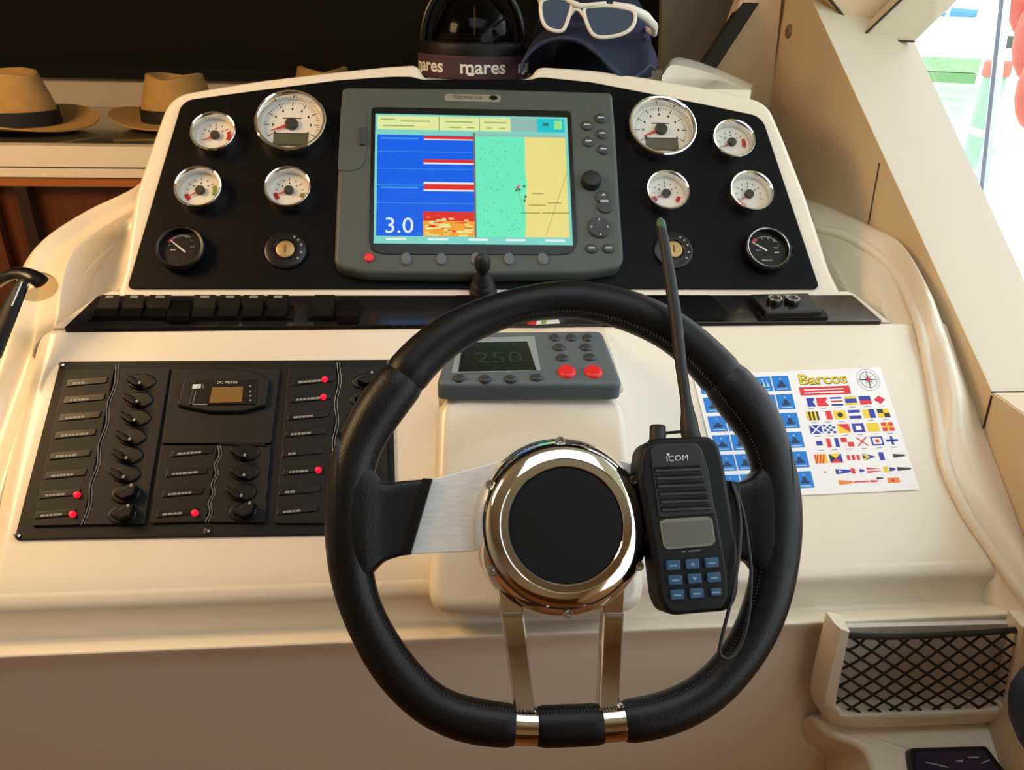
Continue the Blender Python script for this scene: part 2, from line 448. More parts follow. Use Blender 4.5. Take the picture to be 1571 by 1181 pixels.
# ------------------------------------------------------------------ outside the window
ZW = CAM.z - 2.1
g = G(mat('green_harbour_water', '#a9c9a6', .25, bump=('noise', 3, .3, .05), vary=(1.5, .05))); g.box((-120, -60, ZW - .1), (160, 160, ZW)); struct('sea_surface', g)
o = bpy.data.objects['sea_surface']; o['kind'] = 'stuff'; o['label'] = 'pale green harbour water beyond the side window'; o['category'] = 'water'
g = G(mat('white_deck', '#f4f3ef', .5)); g.box((X0 + .25, -1.5, CAM.z - .80), (X0 + 1.25, 3.4, CAM.z - .74)); struct('side_deck', g); bpy.data.objects['side_deck']['kind'] = 'structure'
ste = mat('pale_steel', '#c9cfe2', .3, metal=.6)
XR = X0 + 1.15
g = G(ste); g.tube([onX(1440, 186, XR), onX(1585, 228, XR)], .012, 8); g.tube([onX(1440, 186, XR) , onX(1440, 186, XR) + Vector((0, .1, -.2))], .012, 8); solo('guard_rail', 'thin bluish guard rail slanting across the side window', 'rail', onX(1500, 205, XR), g, True)
g = G(ste); a = onX(1549, 250, XR - .1); g.tube([Vector((a.x, a.y, CAM.z - .74)), onX(1548, -60, XR - .1)], .016, 8); g.lathe([(.04, 0), (.04, .01), (.02, .014), (0, .014)], 14) if False else None
solo('stanchion_post', 'upright pale metal post outside beside the red cover', 'post', Vector((a.x, a.y, CAM.z - .74)), g, True)
g = G(ste); g.tube([onX(1521, 195, XR + .3), onX(1545, 20, XR + .3)], .012, 8); g.tube([onX(1521, 195, XR + .3), onX(1521, 195, XR + .3) + Vector((0, 0, -.4))], .012, 8)
solo('leaning_pole', 'thin leaning pole outside left of the upright post', 'pole', onX(1521, 195, XR + .3), g, True)
redc = mat('red_canvas', '#f27868', .7, bump=('noise', 14, .6, .02))  # red paled so the outdoor glare is in the colour
g = G(redc)
for py, r in ((-30, .17), (50, .15), (130, .14)): c = onX(1612, py, XR + .25); g.ball(c, (r * .75, r * .55, r * 1.1), 16, 10)
solo('red_cover', 'bunched red canvas cover hanging outside behind the upright post', 'cover', onX(1590, 60, XR + .25), g, True)
def far(px, py, D): d = ray(px, py); d = d / math.hypot(d.x, d.y); return CAM + d * D
g = G(mat('hedge_green', '#a4cc9c', .9, bump=('noise', 6, .8, .1), vary=(3, .1)))  # hedge and quay greens paled to paint in the outdoor glare
a, b = far(1400, 108, 26), far(1500, 112, 26)
dd = (b - a)
g.hexa([a, b, b + Vector((.2, .6, 0)), a + Vector((.2, .6, 0))], [q + Vector((0, 0, .35)) for q in (a, b, b + Vector((.2, .6, 0)), a + Vector((.2, .6, 0)))])
g.mat(mat('quay_dark_green', '#7aa873', .9)); q0, q1 = a - Vector((0, 0, .28)), b - Vector((0, 0, .28))  # darker green lower strip of the quay
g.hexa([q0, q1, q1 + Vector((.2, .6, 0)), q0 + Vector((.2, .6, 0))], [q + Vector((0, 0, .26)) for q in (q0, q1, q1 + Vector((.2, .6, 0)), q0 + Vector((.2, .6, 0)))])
solo('green_quay', 'long low green quay edge across the water', 'quay', (a + b) / 2, g, True)
hull_w = mat('white_hull', '#f2f2ee', .4)
def boat(px, py, D, L, label, name, acc):
    c = far(px, py, D); t = Thing(name, label, 'boat', c)
    g = G(hull_w); st = []
    for i in range(7):
        u = i / 6; wd = .9 * math.sin(math.pi * (.12 + .62 * u)) * (1 if u < .8 else 1 - (u - .8) * 3.5)
        st.append([Vector((-L/2 + L*u, -wd, .7 + .15*u)), Vector((-L/2 + L*u, -wd*.6, 0)), Vector((-L/2 + L*u, wd*.6, 0)), Vector((-L/2 + L*u, wd, .7 + .15*u)), Vector((-L/2 + L*u, 0, .82)), Vector((-L/2 + L*u, -wd, .7 + .15*u))])
    g.grid(st); t.part('hull', g)
    g = G(hull_w); g.prism(rounded(rect(-L*.25, -.5, L*.12, .5), .2), .75, 1.25, .1); t.part('cabin', g)
    g = G(ste); g.tube([(0, 0, .8), (0, 0, 7)], .06, 8); g.tube([(0, 0, 1.7), (-L*.42, 0, 1.75)], .04, 8); t.part('mast', g)
    g = G(acc); g.tube([(-.1, 0, 1.85), (-L*.2, 0, 1.9), (-L*.4, 0, 1.85)], [.12, .16, .08], 8); t.part('furled_sail', g)
boat(1433, 108, 30, 6, 'white sailing boat with orange sail cover moored by the green quay', 'sailing_boat', mat('orange_canvas', '#ee8a52', .8))
boat(1478, 104, 36, 7, 'white sailing boat with blue sail cover farther along the quay', 'sailing_boat', mat('blue_canvas', '#5f9fd0', .8))
t = Thing('mooring_pile', 'grey green mooring pile with a red top band outside the window', 'pile', far(1509, 182, 12))
g = G(mat('pile_grey', '#a5bfae', .8)); g.lathe([(.13, -.6), (.13, .62), (0, .64)], 14); t.part('pile', g)
g = G(redc); g.lathe([(.15, .5), (.16, .52), (.16, .66), (.14, .68), (0, .68)], 14); t.part('top_band', g)
t = Thing('dock_lamp', 'slim dock lamp post with dark head behind the red topped pile', 'lamp', far(1521, 140, 14))
g = G(mat('lamp_grey', '#8fa39a', .6)); g.tube([(0, 0, -1), (0, 0, .62)], .03, 8); t.part('post', g)
g = G(mat('lamp_dark', '#4c5650', .6)); g.prism(rounded(rect(-.09, -.07, .09, .07), .02), .58, .74, .02); t.part('lamp_head', g)

# ------------------------------------------------------------------ left background: shelf, cabinet, hats
YS = onZ(100, 224, H_SHELF).y
XL, XS = -1.65, .25
t = Thing('display_shelf', 'long cream shelf with glossy dark top carrying the straw hats', 'shelf', (-.7, YS, H_SHELF))
g = G(mat('smoked_shelf_top', '#55533f', .12, coat=.5)); g.box((XL, YS, H_SHELF - .012), (XS, YF - .005, H_SHELF)); t.part('shelf_top', g, world=True)
zf0, zf1 = onY(100, 272, YS - .01).z, onY(100, 257, YS - .01).z
g = G(gel); g.box((XL, YS - .012, zf1 + .0015), (XS, YS + .02, H_SHELF + .002)); t.part('fascia_upper', g, world=True)
g = G(gel); g.box((XL, YS - .010, zf0), (XS, YS + .02, zf1 - .0015)); t.part('fascia_lower', g, world=True)
t = Thing('cabinet', 'dark red wood cabinet under the hat shelf', 'cabinet', (-.7, YS, 0))
ze = onY(100, 285, YS).z
g = G(wood_l); g.box((XL, YS - .006, ze), (XS, YS + .03, zf0 - .001)); t.part('top_rail', g, world=True)
g = G(wood_d); g.box((XL, YS + .02, .02), (XS, YS + .05, ze - .001)); t.part('back_panel', g, world=True)
xa, xb = onY(20, 330, YS).x, onY(46, 330, YS).x
g = G(mat('black_wood_post', '#25120a', .5, vary=(6, .1))); g.box((xa + .02, YS - .01, .02), (xb + .01, YS + .019, ze - .001)); t.part('post', g, world=True)
xc = onY(0, 330, YS).x
g = G(wood_d); g.box((XL, YS - .004, .02), (xc - .005, YS + .018, ze - .001)); t.part('door', g, world=True)

def hat(px, py, label, scale, rot, crease):
    c = onZ(px, py, H_SHELF); c.z = H_SHELF + .001
    M = Matrix.Translation(c) @ Matrix.Rotation(R_(rot), 4, 'Z') @ Matrix.Diagonal((scale, scale, scale * .76, 1))
    t = Thing('straw_hat', label, 'hat', M, 'straw hats on the shelf')
    n = 40
    def ring(rx, ry, zf): return [Vector((rx*math.cos(2*math.pi*i/n), ry*math.sin(2*math.pi*i/n), zf(2*math.pi*i/n))) for i in range(n + 1)]
    br = lambda k: (lambda a: .012 + k * (.016 + .014 * math.cos(2*a)))
    g = G(straw); P = [ring(.085, .10, lambda a: .012), ring(.11, .125, br(.15)), ring(.135, .155, br(.5)), ring(.152, .178, br(1))]
    Q = [[v - Vector((0, 0, .004)) for v in r] for r in reversed(P)]
    g.grid(P + Q); t.part('brim', g)
    g = G(straw); rows = []
    for k in range(9):
        u = k / 8; rx = .085 - .022 * u**1.5; ry = .10 - .022 * u**1.5
        rows.append(ring(rx, ry, lambda a, u=u: .01 + (.125 + .012 * abs(math.cos(a))) * u))
    rows.append(ring(.054, .07, lambda a: .136 + .013 * abs(math.cos(a))))
    for f in (.75, .45, .2, .0): rows.append(ring(.054 * f, .07 * f, lambda a, f=f: .138 - crease * (1 - f**2 * abs(math.cos(a))) + .012 * f * abs(math.cos(a))))
    for r in rows:
        for v in r:
            if v.z > .06 and v.y < 0: v.x *= 1 - .22 * ((v.z - .06) / .08) * max(0, -v.y / .1)
    g.grid(rows); t.part('crown', g)
    g = G(band_blk); g.grid([ring(.0865 - .002 * u, .1015 - .002 * u, lambda a, u=u: .013 + .038 * u) for u in (0, .5, 1)]); t.part('hat_band', g)
hat(22, 196, 'straw hat with black ribbon at the far left of the shelf', 1.0, 62, .02)
hat(278, 190, 'straw hat with deep creased crown between the far left hat and the dash', .92, 0, .045)
hat(500, 172, 'straw hat half hidden behind the dash left of the compass', .95, 8, .03)

# ------------------------------------------------------------------ helm console (one moulding)
con = Thing('helm_console', 'cream glossy helm console moulding that carries all the instruments', 'console', P2.wp(735, 700))
outer = [(205, 455), (190, 440), (204, 300), (237, 204), (251, 165), (262, 150), (280, 140), (330, 131), (400, 120), (520, 106), (600, 98), (636, 96), (644, 101), (650, 114), (660, 117.5),
         (805, 117.5), (815, 113), (824, 101), (834, 99), (910, 104), (1000, 117), (1080, 131), (1166, 151), (1184, 165), (1204, 211), (1240, 303), (1261, 368), (1292, 455), (1260, 460)]
g = G(gel); 
co = [(172, 462), (186, 420), (204, 300), (237, 204)] + outer[4:-2] + [(1276, 415), (1300, 462)]
g.prism(rounded(P1.poly(co), .012, 3), -.13, 0.0, .009, 4)
for i in range(len(g.v)): g.v[i] = P1.M @ g.v[i]
con.part('dash_cowl', g, world=True)
# dash top running forward behind the cowl
zt_ = P1.wp(730, 117).z - .011; y0 = P1.wp(730, 117).y + .006; y1 = YC
g = G(gel); xs = W(655, 110, 1.1).x
g.box((xs, y0, zt_ - .03), (W(1118, 134, 1.15).x, y1, zt_)); con.part('dash_top', g, world=True)
# cove between gauge panel foot and switch ledge
lpts = lambda px, py, z=0: PL.wp(px, py, z)
g = G(gel); q = Vector((0, .03, -.04))
A = [P1.wp(170, 447, -.004), P1.wp(1300, 447, -.004)]; B = [PL.wp(150, 455, -.001), PL.wp(1312, 452, -.001)]; C_ = [PL.wp(80, 503, -.001), PL.wp(1365, 494, -.001)]
g.hexa([B[0], B[1], A[1], A[0]], [v + q for v in (B[0], B[1], A[1], A[0])]); g.hexa([C_[0], C_[1], B[1], B[0]], [v + q for v in (C_[0], C_[1], B[1], B[0])])
con.part('ledge_bed', g, world=True)
# lower dash: profile swept across the boat
prof = [PL.wp(600, 501, -.0015)]
c0 = P2.wp(600, 506, 0); c1 = P2.wp(600, 879)
prof = [PL.wp(600, 502, -.002), c0, c1]
Zc = (c1 - CAM).dot(Fw)
prof += [W(600, 914, Zc - .006), W(600, 932, Zc + .008), W(600, 961, Zc + .020), W(600, 967, Zc + .006), W(600, 982, Zc - .012)]
last = prof[-1]; prof += [Vector((0, last.y + .015, last.z - .03)), Vector((0, last.y + .06, last.z - .45)), Vector((0, last.y + .12, last.z - .47)), Vector((0, prof[0].y + .05, last.z - .47)), Vector((0, prof[0].y + .05, prof[0].z - .06))]
pr2 = [Vector((v.y, v.z)) for v in prof]
rad = [.002, .006, .010, .012, .008, .007, .006, .009, .02, .01, .01, .01, .01]
sgn = sum(pr2[i].x * pr2[(i+1) % len(pr2)].y - pr2[(i+1) % len(pr2)].x * pr2[i].y for i in range(len(pr2)))
pr = rounded(pr2, rad if sgn > 0 else list(reversed(rad)), 5)
xl = P2.wp(38, 540).x; xr = X0 - .004
MX = Matrix(((0, 0, 1, 0), (1, 0, 0, 0), (0, 1, 0, 0), (0, 0, 0, 1)))   # (y,z) profile -> x sweep
g = G(gel); g.prism(pr, -xr, -xl, .028, 6)
for i in range(len(g.v)): v = g.v[i]; g.v[i] = Vector((-v.z, v.x, v.y))
con.part('dash_fascia', g, world=True)
low = [c1 + Vector((0, -.0003, .0001))] + [v + Vector((0, -.0003, .0001)) for v in prof[3:12]] + [Vector((0, c1.y + .05, c1.z - .02))]
g = G(gel); lp2 = [Vector((v.y, v.z)) for v in low]
sg2 = sum(lp2[i].x * lp2[(i+1) % len(lp2)].y - lp2[(i+1) % len(lp2)].x * lp2[i].y for i in range(len(lp2)))
rd2 = [.01, .012, .008, .007, .006, .009, .02, .01, .01, .01, .01]
g.prism(rounded(lp2, rd2 if sg2 > 0 else list(reversed(rd2)), 5), -(xr - .03), -(xl - .3))
for i in range(len(g.v)): v = g.v[i]; g.v[i] = Vector((-v.z, v.x, v.y))
con.part('fascia_return', g, world=True)
# left shoulder
rowS = [W(240, 250, 1.10), W(207, 287, 1.05), W(132, 324, 1.01), W(66, 368, .95), W(36, 414, .915), W(18, 470, .885), W(0, 545, .845), W(-40, 660, .80), W(-110, 830, .74)]
rowR = [W(238, 290, 1.06), W(212, 318, 1.02), W(154, 353, .975), W(118, 382, .93), W(104, 410, .905), W(95, 450, .885), W(86, 507, .862), W(46, 620, .818), W(0, 770, .765)]
rowM = [(a + b) / 2 + Vector((0, .005, -.004)) for a, b in zip(rowS, rowR)]
rowD = [v + Vector((-.025, .02, -.05)) for v in rowS]; rowE = [v + Vector((-.03, .02, -.25)) for v in rowS]
rowC = [W(235, 310, 1.04), W(220, 340, 1.0), W(178, 372, 1.01), W(160, 398, 1.0), W(152, 425, .985), W(136, 465, .95), W(97, 504, .868), W(80, 560, .84), W(40, 720, .80)]
rowK = [W(240, 330, 1.0), W(232, 360, .99), W(205, 395, .975), W(195, 415, .965), W(190, 435, .95), W(160, 462, .93), W(110, 506, .875), W(90, 575, .845), W(70, 720, .81)]
g = G(gel); g.loft([rowE, rowD, rowS, rowM, [v + Vector((-.004, 0, .001)) for v in rowR], rowR, [v.lerp(q, .15) + Vector((0, .002, -.002)) for v, q in zip(rowR, rowC)], rowC, rowK], 5, 1); con.part('left_shoulder', g, world=True)
# right shoulder, gutter bead and cove
beadp = [(1250, 350, 1.13), (1296, 361, 1.08), (1343, 388, 1.03), (1377, 422, .99), (1408, 490, None), (1425, 564, None), (1438, 639, None), (1450, 712, None), (1481, 783, None), (1520, 841, None), (1556, 893, None), (1600, 950, None)]
bead = [W(a, b, z) if z else P2.wp(a, b, .004) for a, b, z in beadp]
wallp = [(1225, 300), (1262, 313), (1333, 344), (1377, 375), (1420, 440), (1445, 490), (1480, 580), (1509, 656), (1540, 738), (1569, 817), (1590, 870), (1625, 950)]
wl = [onX(a, b, X0 + .002) for a, b in wallp]
mid = [(a + b) / 2 + (Vector((-.006, -.013, .021)) if 3 <= i <= 6 else Vector((-.004, -.008, .012))) for i, (a, b) in enumerate(zip(bead, wl))]
g = G(gel); g.loft([[v + Vector((-.006, .004, -.03)) for v in bead], bead, mid, wl], 5, 1); con.part('right_shoulder', g, world=True)
cv0 = [W(1180, 330, 1.13), W(1240, 345, 1.09), W(1275, 400, 1.02), W(1300, 445, .985), W(1330, 470, .965), W(1356, 495, .935)]
cv1 = [bead[0], bead[1], W(1332, 396, 1.03), W(1352, 440, .98), W(1362, 470, .955), W(1368, 500, .935)]
cv1 = [v + Vector((-.004, .004, -.006)) for v in cv1]
cvm = [(a + b) / 2 + Vector((.004, .032, -.030)) for a, b in zip(cv0, cv1)]
g = G(gel); g.loft([cv0, cvm, cv1], 5, 1); con.part('right_cove', g, world=True)
cw0 = [cv1[1], cv1[2], cv1[3], cv1[4], P2.wp(1376, 512, -.005)]
cw1 = [bead[1], bead[2], bead[3], bead[4] + Vector((0, .004, -.004)), P2.wp(1412, 512, -.005)]
g = G(gel); g.loft([cw0, [(a + b) / 2 for a, b in zip(cw0, cw1)], cw1], 5, 1); con.part('right_cheek', g, world=True)
g = G(gel); g.tube(catmull(bead, 5), .0062, 10); con.part('gutter_bead', g, world=True)
# steering pod
pod = [(672, 600), (957, 598), (970, 690), (994, 937), (655, 940), (667, 720)]
g = G(gel); g.prism(rounded(PF.poly(pod, 0), .026, 6), -.13, 0, .012, 4)
for i in range(len(g.v)): g.v[i] = PF.M @ g.v[i]
con.part('wheel_pod', g, world=True)
g = G(gel); lo = [PF.wp(672, 601, -.006), PF.wp(957, 599, -.006), PT.wp(926, 502, -.003), PT.wp(694, 504, -.003)]
g.hexa([v + Vector((0, .09, -.07)) for v in lo], lo); con.part('pod_top', g, world=True)

# ------------------------------------------------------------------ gauge panel
panel_px = [(195, 442), (277, 163), (290, 153), (400, 138), (520, 123), (600, 117.5), (632, 117.5), (646, 122), (815, 122), (829, 118), (907, 126), (1000, 144), (1080, 160), (1160, 177), (1172, 188), (1256, 438), (1252, 443)]
fp = P1.at(735, 300)
g = G(blk_panel); g.prism(rounded(fp.poly(panel_px, .003), .006, 3), -.002, .0035, .0008, 2)
solo('instrument_board', 'black brushed trapezoid instrument board inside the cream rim', 'dashboard', fp, g)
ZP = .0035
def arc_strip(g, r0, r1, a0, a1, z, n=12):
    vs = []; fs = []
    for i in range(n + 1):
        a = R_(a0 + (a1 - a0) * i / n); vs += [Vector((r0*math.cos(a), r0*math.sin(a), z)), Vector((r1*math.cos(a), r1*math.sin(a), z))]
    for i in range(n): fs.append([2*i, 2*i+1, 2*i+3, 2*i+2])
    g.add(vs, fs)
def tick(g, a, r0, r1, w_, z):
    c, s = math.cos(R_(a)), math.sin(R_(a)); n = Vector((-s, c, 0)) * w_; d = Vector((c, s, 0)); k = Vector((0, 0, z))
    g.add([d*r0 - n + k, d*r1 - n + k, d*r1 + n + k, d*r0 + n + k], [[0, 1, 2, 3]])
def gauge(px, py, rpx, label, style, needle, zones=(), name='gauge', group='white dial gauges on the black panel'):
    fr = P1.at(px, py, .014); R = rpx * (fr.M.translation - CAM).dot(Fw) / F_PX
    fr = Fr(fr.M @ Matrix.Translation((0, 0, -.014 + ZP)))
    t = Thing(name, label, 'gauge', fr, group)
    if style == 'black':
        g = G(blk_gloss); g.lathe([(R, 0), (R, .010), (R*.985, .0125), (R*.93, .014), (R*.87, .0135), (R*.84, .011), (R*.83, .007)][:7] + [(R*.825, .0065)], 48); t.part('bezel', g)
        g = G(chrome_d if not zones else mat('dark_trim', '#4a4a48', .3, metal=.5)); g.lathe([(R*.85, .0128), (R*.86, .0142), (R*.88, .0144), (R*.89, .0136)], 48); g.f.pop(); g.mi.pop(); t.part('trim_ring', g)
        g = G(dial_b); g.lathe([(R*.84, .0062), (0, .0062)], 48); d = t.part('dial', g)
        g = G(white_ink); arc_strip(g, R*.60, R*.68 if zones else R*.63, 60 if zones else 35, 130 if zones else 145, .0065)
        for a in range(20, 161, 28): tick(g, a, R*.52, R*.58, R*.02, .0065)
        for q in ((-.35, -.02), (.42, .1), (.42, -.12)): g.flat(rect(R*(q[0]-.10), R*(q[1]-.02), R*(q[0]+.10), R*(q[1]+.02)), .0065)
        g.flat(rect(-R*.25, -R*.5, R*.2, -R*.45), .0065); g.mat(red_ink); arc_strip(g, R*.58, R*.70, 128, 150, .0066); t.part('dial_marks', g, d)
        g = G(white_ink); c, s = math.cos(R_(needle)), math.sin(R_(needle))
        a, b = Vector((c*R*.66, s*R*.66)), Vector((-c*R*.22, -s*R*.22)) if zones else Vector((0, -R*.05)); n = (a - b).normalized().orthogonal() * R * .035
        g.prism([a - n*.5, a + n*.5, b + n, b - n], .007, .0076); t.part('needle', g)
    else:
        g = G(chrome); g.lathe([(R*.97, 0), (R*.985, .008), (R, .0115), (R*.985, .0145), (R*.95, .0155), (R*.90, .015), (R*.865, .013), (R*.85, .010), (R*.84, .0035)], 56); g.f.pop(); g.mi.pop(); t.part('bezel', g)
        g = G(dial_w); g.lathe([(R*.86, .003), (0, .003)], 48); d = t.part('dial', g)
        g = G(ink); z = .0033
        if style == 'tach':
            for i in range(41): tick(g, 210 - 240*i/40, R*(.70 if i % 5 else .62), R*.77, R*(.006 if i % 5 else .013), z)
            for i in range(9): 
                a = R_(210 - 30*i); g.flat(ell(R*.52*math.cos(a), R*.52*math.sin(a), R*.028, R*.045, 8), z)
            g.flat(rect(-R*.26, R*.20, R*.26, R*.235), z); g.mat(lcd_off)
            t.part('dial_marks', g, d)
            g = G(lcd_off); g.prism(rect(-R*.48, -R*.66, R*.46, -R*.30), .003, .0042); g.mat(ink)
            for w_ in (rect(-R*.50, -R*.68, R*.48, -R*.66), rect(-R*.50, -R*.30, R*.48, -R*.28)): g.prism(w_, .003, .0045)
            t.part('counter_window', g, d)
            nl, hr = .60, .18
        else:
            for i in range(9): tick(g, 200 - 220*i/8, R*.50, R*(.60 if i % 2 else .64), R*.014, z)
            for i in range(3): a = R_(140 - 50*i); g.flat(ell(R*.38*math.cos(a), R*.38*math.sin(a), R*.03, R*.05, 8), z)
            for m_, a0, a1 in zones: g.mat(m_); arc_strip(g, R*.50, R*.68, a0, a1, z + .0002)
            t.part('dial_marks', g, d)
            nl, hr = .55, .2
        g = G(red_ink); c, s = math.cos(R_(needle)), math.sin(R_(needle)); a = Vector((c*R*nl, s*R*nl)); n = Vector((-s, c)) * R * .05
        g.prism([a + n*.15, a - n*.15, -n, n], .005, .0058); t.part('needle', g)
        g = G(mat('needle_cap', '#3a372f', .5)); g.lathe([(R*hr, .0035), (R*hr, .007), (R*hr*.85, .0082), (0, .0084)], 24); t.part('needle_cap', g)
        g = G(glass_dial); g.lathe([(R*.855, .0122), (R*.5, .0130), (0, .0134)], 32); t.part('glass', g)
gauge(446, 186, 55, 'big white tachometer on the left half of the black panel', 'tach', 202, name='tachometer', group='tachometers')
gauge(1016, 194, 53.5, 'big white tachometer on the right half of the black panel', 'tach', 205, name='tachometer', group='tachometers')
gauge(328, 203, 35, 'small white gauge left of the left tachometer, red zone at right', 'w', 212, [(red_ink, -22, 22)])
gauge(305, 288, 36.5, 'small white gauge with green zone, directly above the left black voltmeter', 'w', 215, [(red_ink, 195, 225), (green_ink, -20, 25)])
gauge(442, 288, 36, 'small white gauge directly below the left tachometer', 'w', 205, [(red_ink, 190, 222), (mat('olive_ink', '#8a7440', .6), -32, -10)])
gauge(1125, 214, 34, 'small white gauge right of the right tachometer, red zone at right', 'w', 212, [(red_ink, -22, 20)])
gauge(1024, 293, 34.5, 'small white gauge directly below the right tachometer and above the antenna tip', 'w', 205, [(red_ink, 192, 218), (red_ink, -40, -12)])
gauge(1152, 294, 35, 'small white gauge directly above the right black meter', 'w', 215, [(mat('rose_ink', '#e29a8e', .6), 200, 250)])
gauge(277, 380, 37, 'black voltmeter with pale needle at lower left of the gauge panel', 'black', 140, [1], 'voltmeter', 'black meters')
gauge(1178, 381, 37, 'black meter with short white needle at lower right of the gauge panel', 'black', 150, [], 'voltmeter', 'black meters')
def ignition(px, py, label):
    fr = P1.at(px, py, ZP + .003); R = 28 * .95 / F_PX; fr = Fr(fr.M @ Matrix.Translation((0, 0, -.003)))
    t = Thing('ignition_lock', label, 'ignition lock', fr, 'ignition locks')
    g = G(blk_gloss); g.lathe([(R*1.1, 0), (R*1.1, .003), (R*1.0, .0045), (R*.62, .0045), (R*.55, .003), (0, .003)], 36); t.part('escutcheon', g)
    g = G(brass); g.lathe([(R*.48, .003), (R*.48, .005), (R*.43, .0058), (0, .0058)], 28); k = t.part('key_barrel', g, label='worn brass key barrel')
    g = G(mat('brown_slot', '#5c4a2c', .6)); g.prism(rect(-R*.05, -R*.22, R*.05, R*.22), .0056, .0061); t.part('key_slot', g, k)
    g = G(dim_ink)
    for a in (58, 40, 18, -12, -38): tick(g, a, R*.80, R*.92, R*.05, .0047)
    t.part('marks', g)
ignition(438, 383, 'round black ignition lock with brass barrel on the left of the plotter')
ignition(1033, 383, 'round black ignition lock with brass barrel behind the radio antenna')

# ------------------------------------------------------------------ chart plotter
fc = P1.at(735, 280, 0)
pl = Thing('chart_plotter', 'large grey chart plotter with lit split screen in the panel middle', 'chart plotter', fc)
ZT = .022
case = [(524, 132), (735, 134), (940, 140), (945, 200), (951, 300), (958, 398), (950, 411), (905, 419), (735, 422), (560, 420), (524, 412), (512, 402), (516, 300), (521, 200)]
g = G(grey_case); g.prism(rounded(fc.poly(case, ZT), .008, 4), ZP, ZT, .006, 4); body = pl.part('case', g)
bez = [(570, 164), (876, 170), (881, 280), (886, 372), (878, 388), (860, 391), (590, 390), (572, 386), (566, 374), (568, 280)]
g = G(blk_gloss); g.prism(rounded(fc.poly(bez, ZT + .001), .006, 3), ZT - .002, ZT + .0015, .0007, 2); pl.part('screen_bezel', g)
sTL, sTR, sBR, sBL = [fc.uv(a, b, ZT + .002) for a, b in ((576, 174), (870, 180), (879, 376), (573, 373))]
def S(u, v): return (sTL*(1-u) + sTR*u)*(1-v) + (sBL*(1-u) + sBR*u)*v
def em(name, h, e=.95):
    m = mat(name, h, .3, emit=e * 1.5); m.node_tree.nodes['Principled BSDF'].inputs['Base Color'].default_value = (0.01, .01, .01, 1); m.node_tree.nodes['Principled BSDF'].inputs['Specular IOR Level'].default_value = .12; return m
g = G(em('screen_teal', '#7fd8c8'))
zs = ZT + .0017; lay = [zs]
def sq(u0, v0, u1, v1, m, k=1):
    g.mat(m); g.flat([S(u0, v0), S(u1, v0), S(u1, v1), S(u0, v1)], zs + .00008 * k)
g.prism([S(0, 0), S(1, 0), S(1, 1), S(0, 1)], ZT - .001, zs)
YEL, BLU, RED, CYA, GRN, SND, PAL, DKT, WHT, ORG = em('screen_pale_yellow', '#e6ee9f'), em('screen_blue', '#0060ea'), em('screen_red', '#e22a22'), em('screen_cyan', '#19c6d4'), em('screen_green', '#6ff0c0'), em('screen_sand', '#f0e287'), em('screen_grey', '#93bdb4'), em('screen_dark', '#3f8f86', .6), em('screen_white', '#e8f6f4'), em('screen_orange', '#f5a52a')
sq(.012, .015, .70, .125, YEL); sq(.70, .015, .84, .125, PAL); sq(.84, .015, .985, .125, CYA)
for u in (.325, .535): sq(u, .015, u + .003, .125, DKT, 2)
sq(.93, .03, .97, .10, em('screen_lime', '#9fe88a'), 2); sq(.87, .05, .90, .075, DKT, 2)
for u0, u1, v in ((.03, .10, .04), (.13, .28, .05), (.36, .50, .05), (.56, .68, .05), (.04, .2, .09), (.38, .44, .095), (.47, .51, .095), (.57, .6, .095), (.64, .67, .095)): sq(u0, v, u1, v + .010, em('screen_olive', '#a9b878', .8), 2)
sq(.012, .168, .503, .944, BLU)
sq(.25, .172, .503, .196, RED, 2); sq(.25, .196, .503, .204, WHT, 2)
sq(.247, .358, .503, .384, RED, 2); sq(.247, .384, .503, .396, WHT, 2)
sq(.247, .535, .503, .552, WHT, 2); sq(.25, .550, .503, .592, RED, 3); sq(.247, .592, .503, .604, WHT, 2)
sq(.245, .76, .503, .83, RED, 2); sq(.245, .83, .503, .944, ORG, 2)
for i in range(46):
    u = .25 + random.random() * .21; v = .80 + random.random() * .135; w_ = .012 + random.random() * .05
    sq(u, v, min(.5, u + w_), v + .006 + random.random() * .012, random.choice([YEL, SND, ORG, RED, YEL]), 3 + i % 3)
LB = em('screen_light_blue', '#3f9cf0')
for v in (.298, .432, .56, .695): sq(.012, v, .503 if v != .56 else .25, v + .004, LB if v != .56 else CYA, 2)
for v in (.19, .575): sq(.03, v, .22, v + .012, LB, 3)
sq(.503, .14, .512, .95, em('screen_brown', '#8a7a70', .7), 3)
sq(.515, .168, .985, .944, GRN)
g.mat(SND); g.flat([S(.772, .168), S(.985, .168), S(.985, .944), S(.758, .944), S(.766, .8), S(.762, .7), S(.775, .55), S(.768, .4)], zs + .00016)
sq(.515, .15, .985, .168, PAL, 2)
for i in range(60):
    u = .53 + random.random() * .22; v = .19 + random.random() * .74; sq(u, v, u + .004, v + .006, DKT, 3)
for (u0, v0, u1, v1) in ((.985, .45, .865, .93), (.73, .60, .755, .74)):
    a, b = S(u0, v0), S(u1, v1); n = (b - a).normalized().orthogonal() * .00025; g.mat(em('screen_line', '#8f8a55', .7)); g.flat([a - n, a + n, b + n, b - n], zs + .0004)
for u, v, l in ((.80, .61, .06), (.78, .70, .09), (.88, .68, .07), (.74, .76, .10), (.85, .757, .14)): sq(u, v, u + l, v + .006, em('screen_line', '#8f8a55', .7), 4)
for u, v in ((.72, .56), (.73, .575), (.755, .55), (.715, .58), (.76, .63), (.755, .66)): sq(u, v, u + .012, v + .018, em('screen_mud', '#4d7d5a', .6), 4)
sq(.725, .545, .74, .57, em('screen_pink', '#d88aa0'), 5)
for u in (.06, .27, .47, .66, .86): sq(u, .958, u + .1, .975, WHT, 2)
h3 = (S(0, 0) - S(0, 1)).length
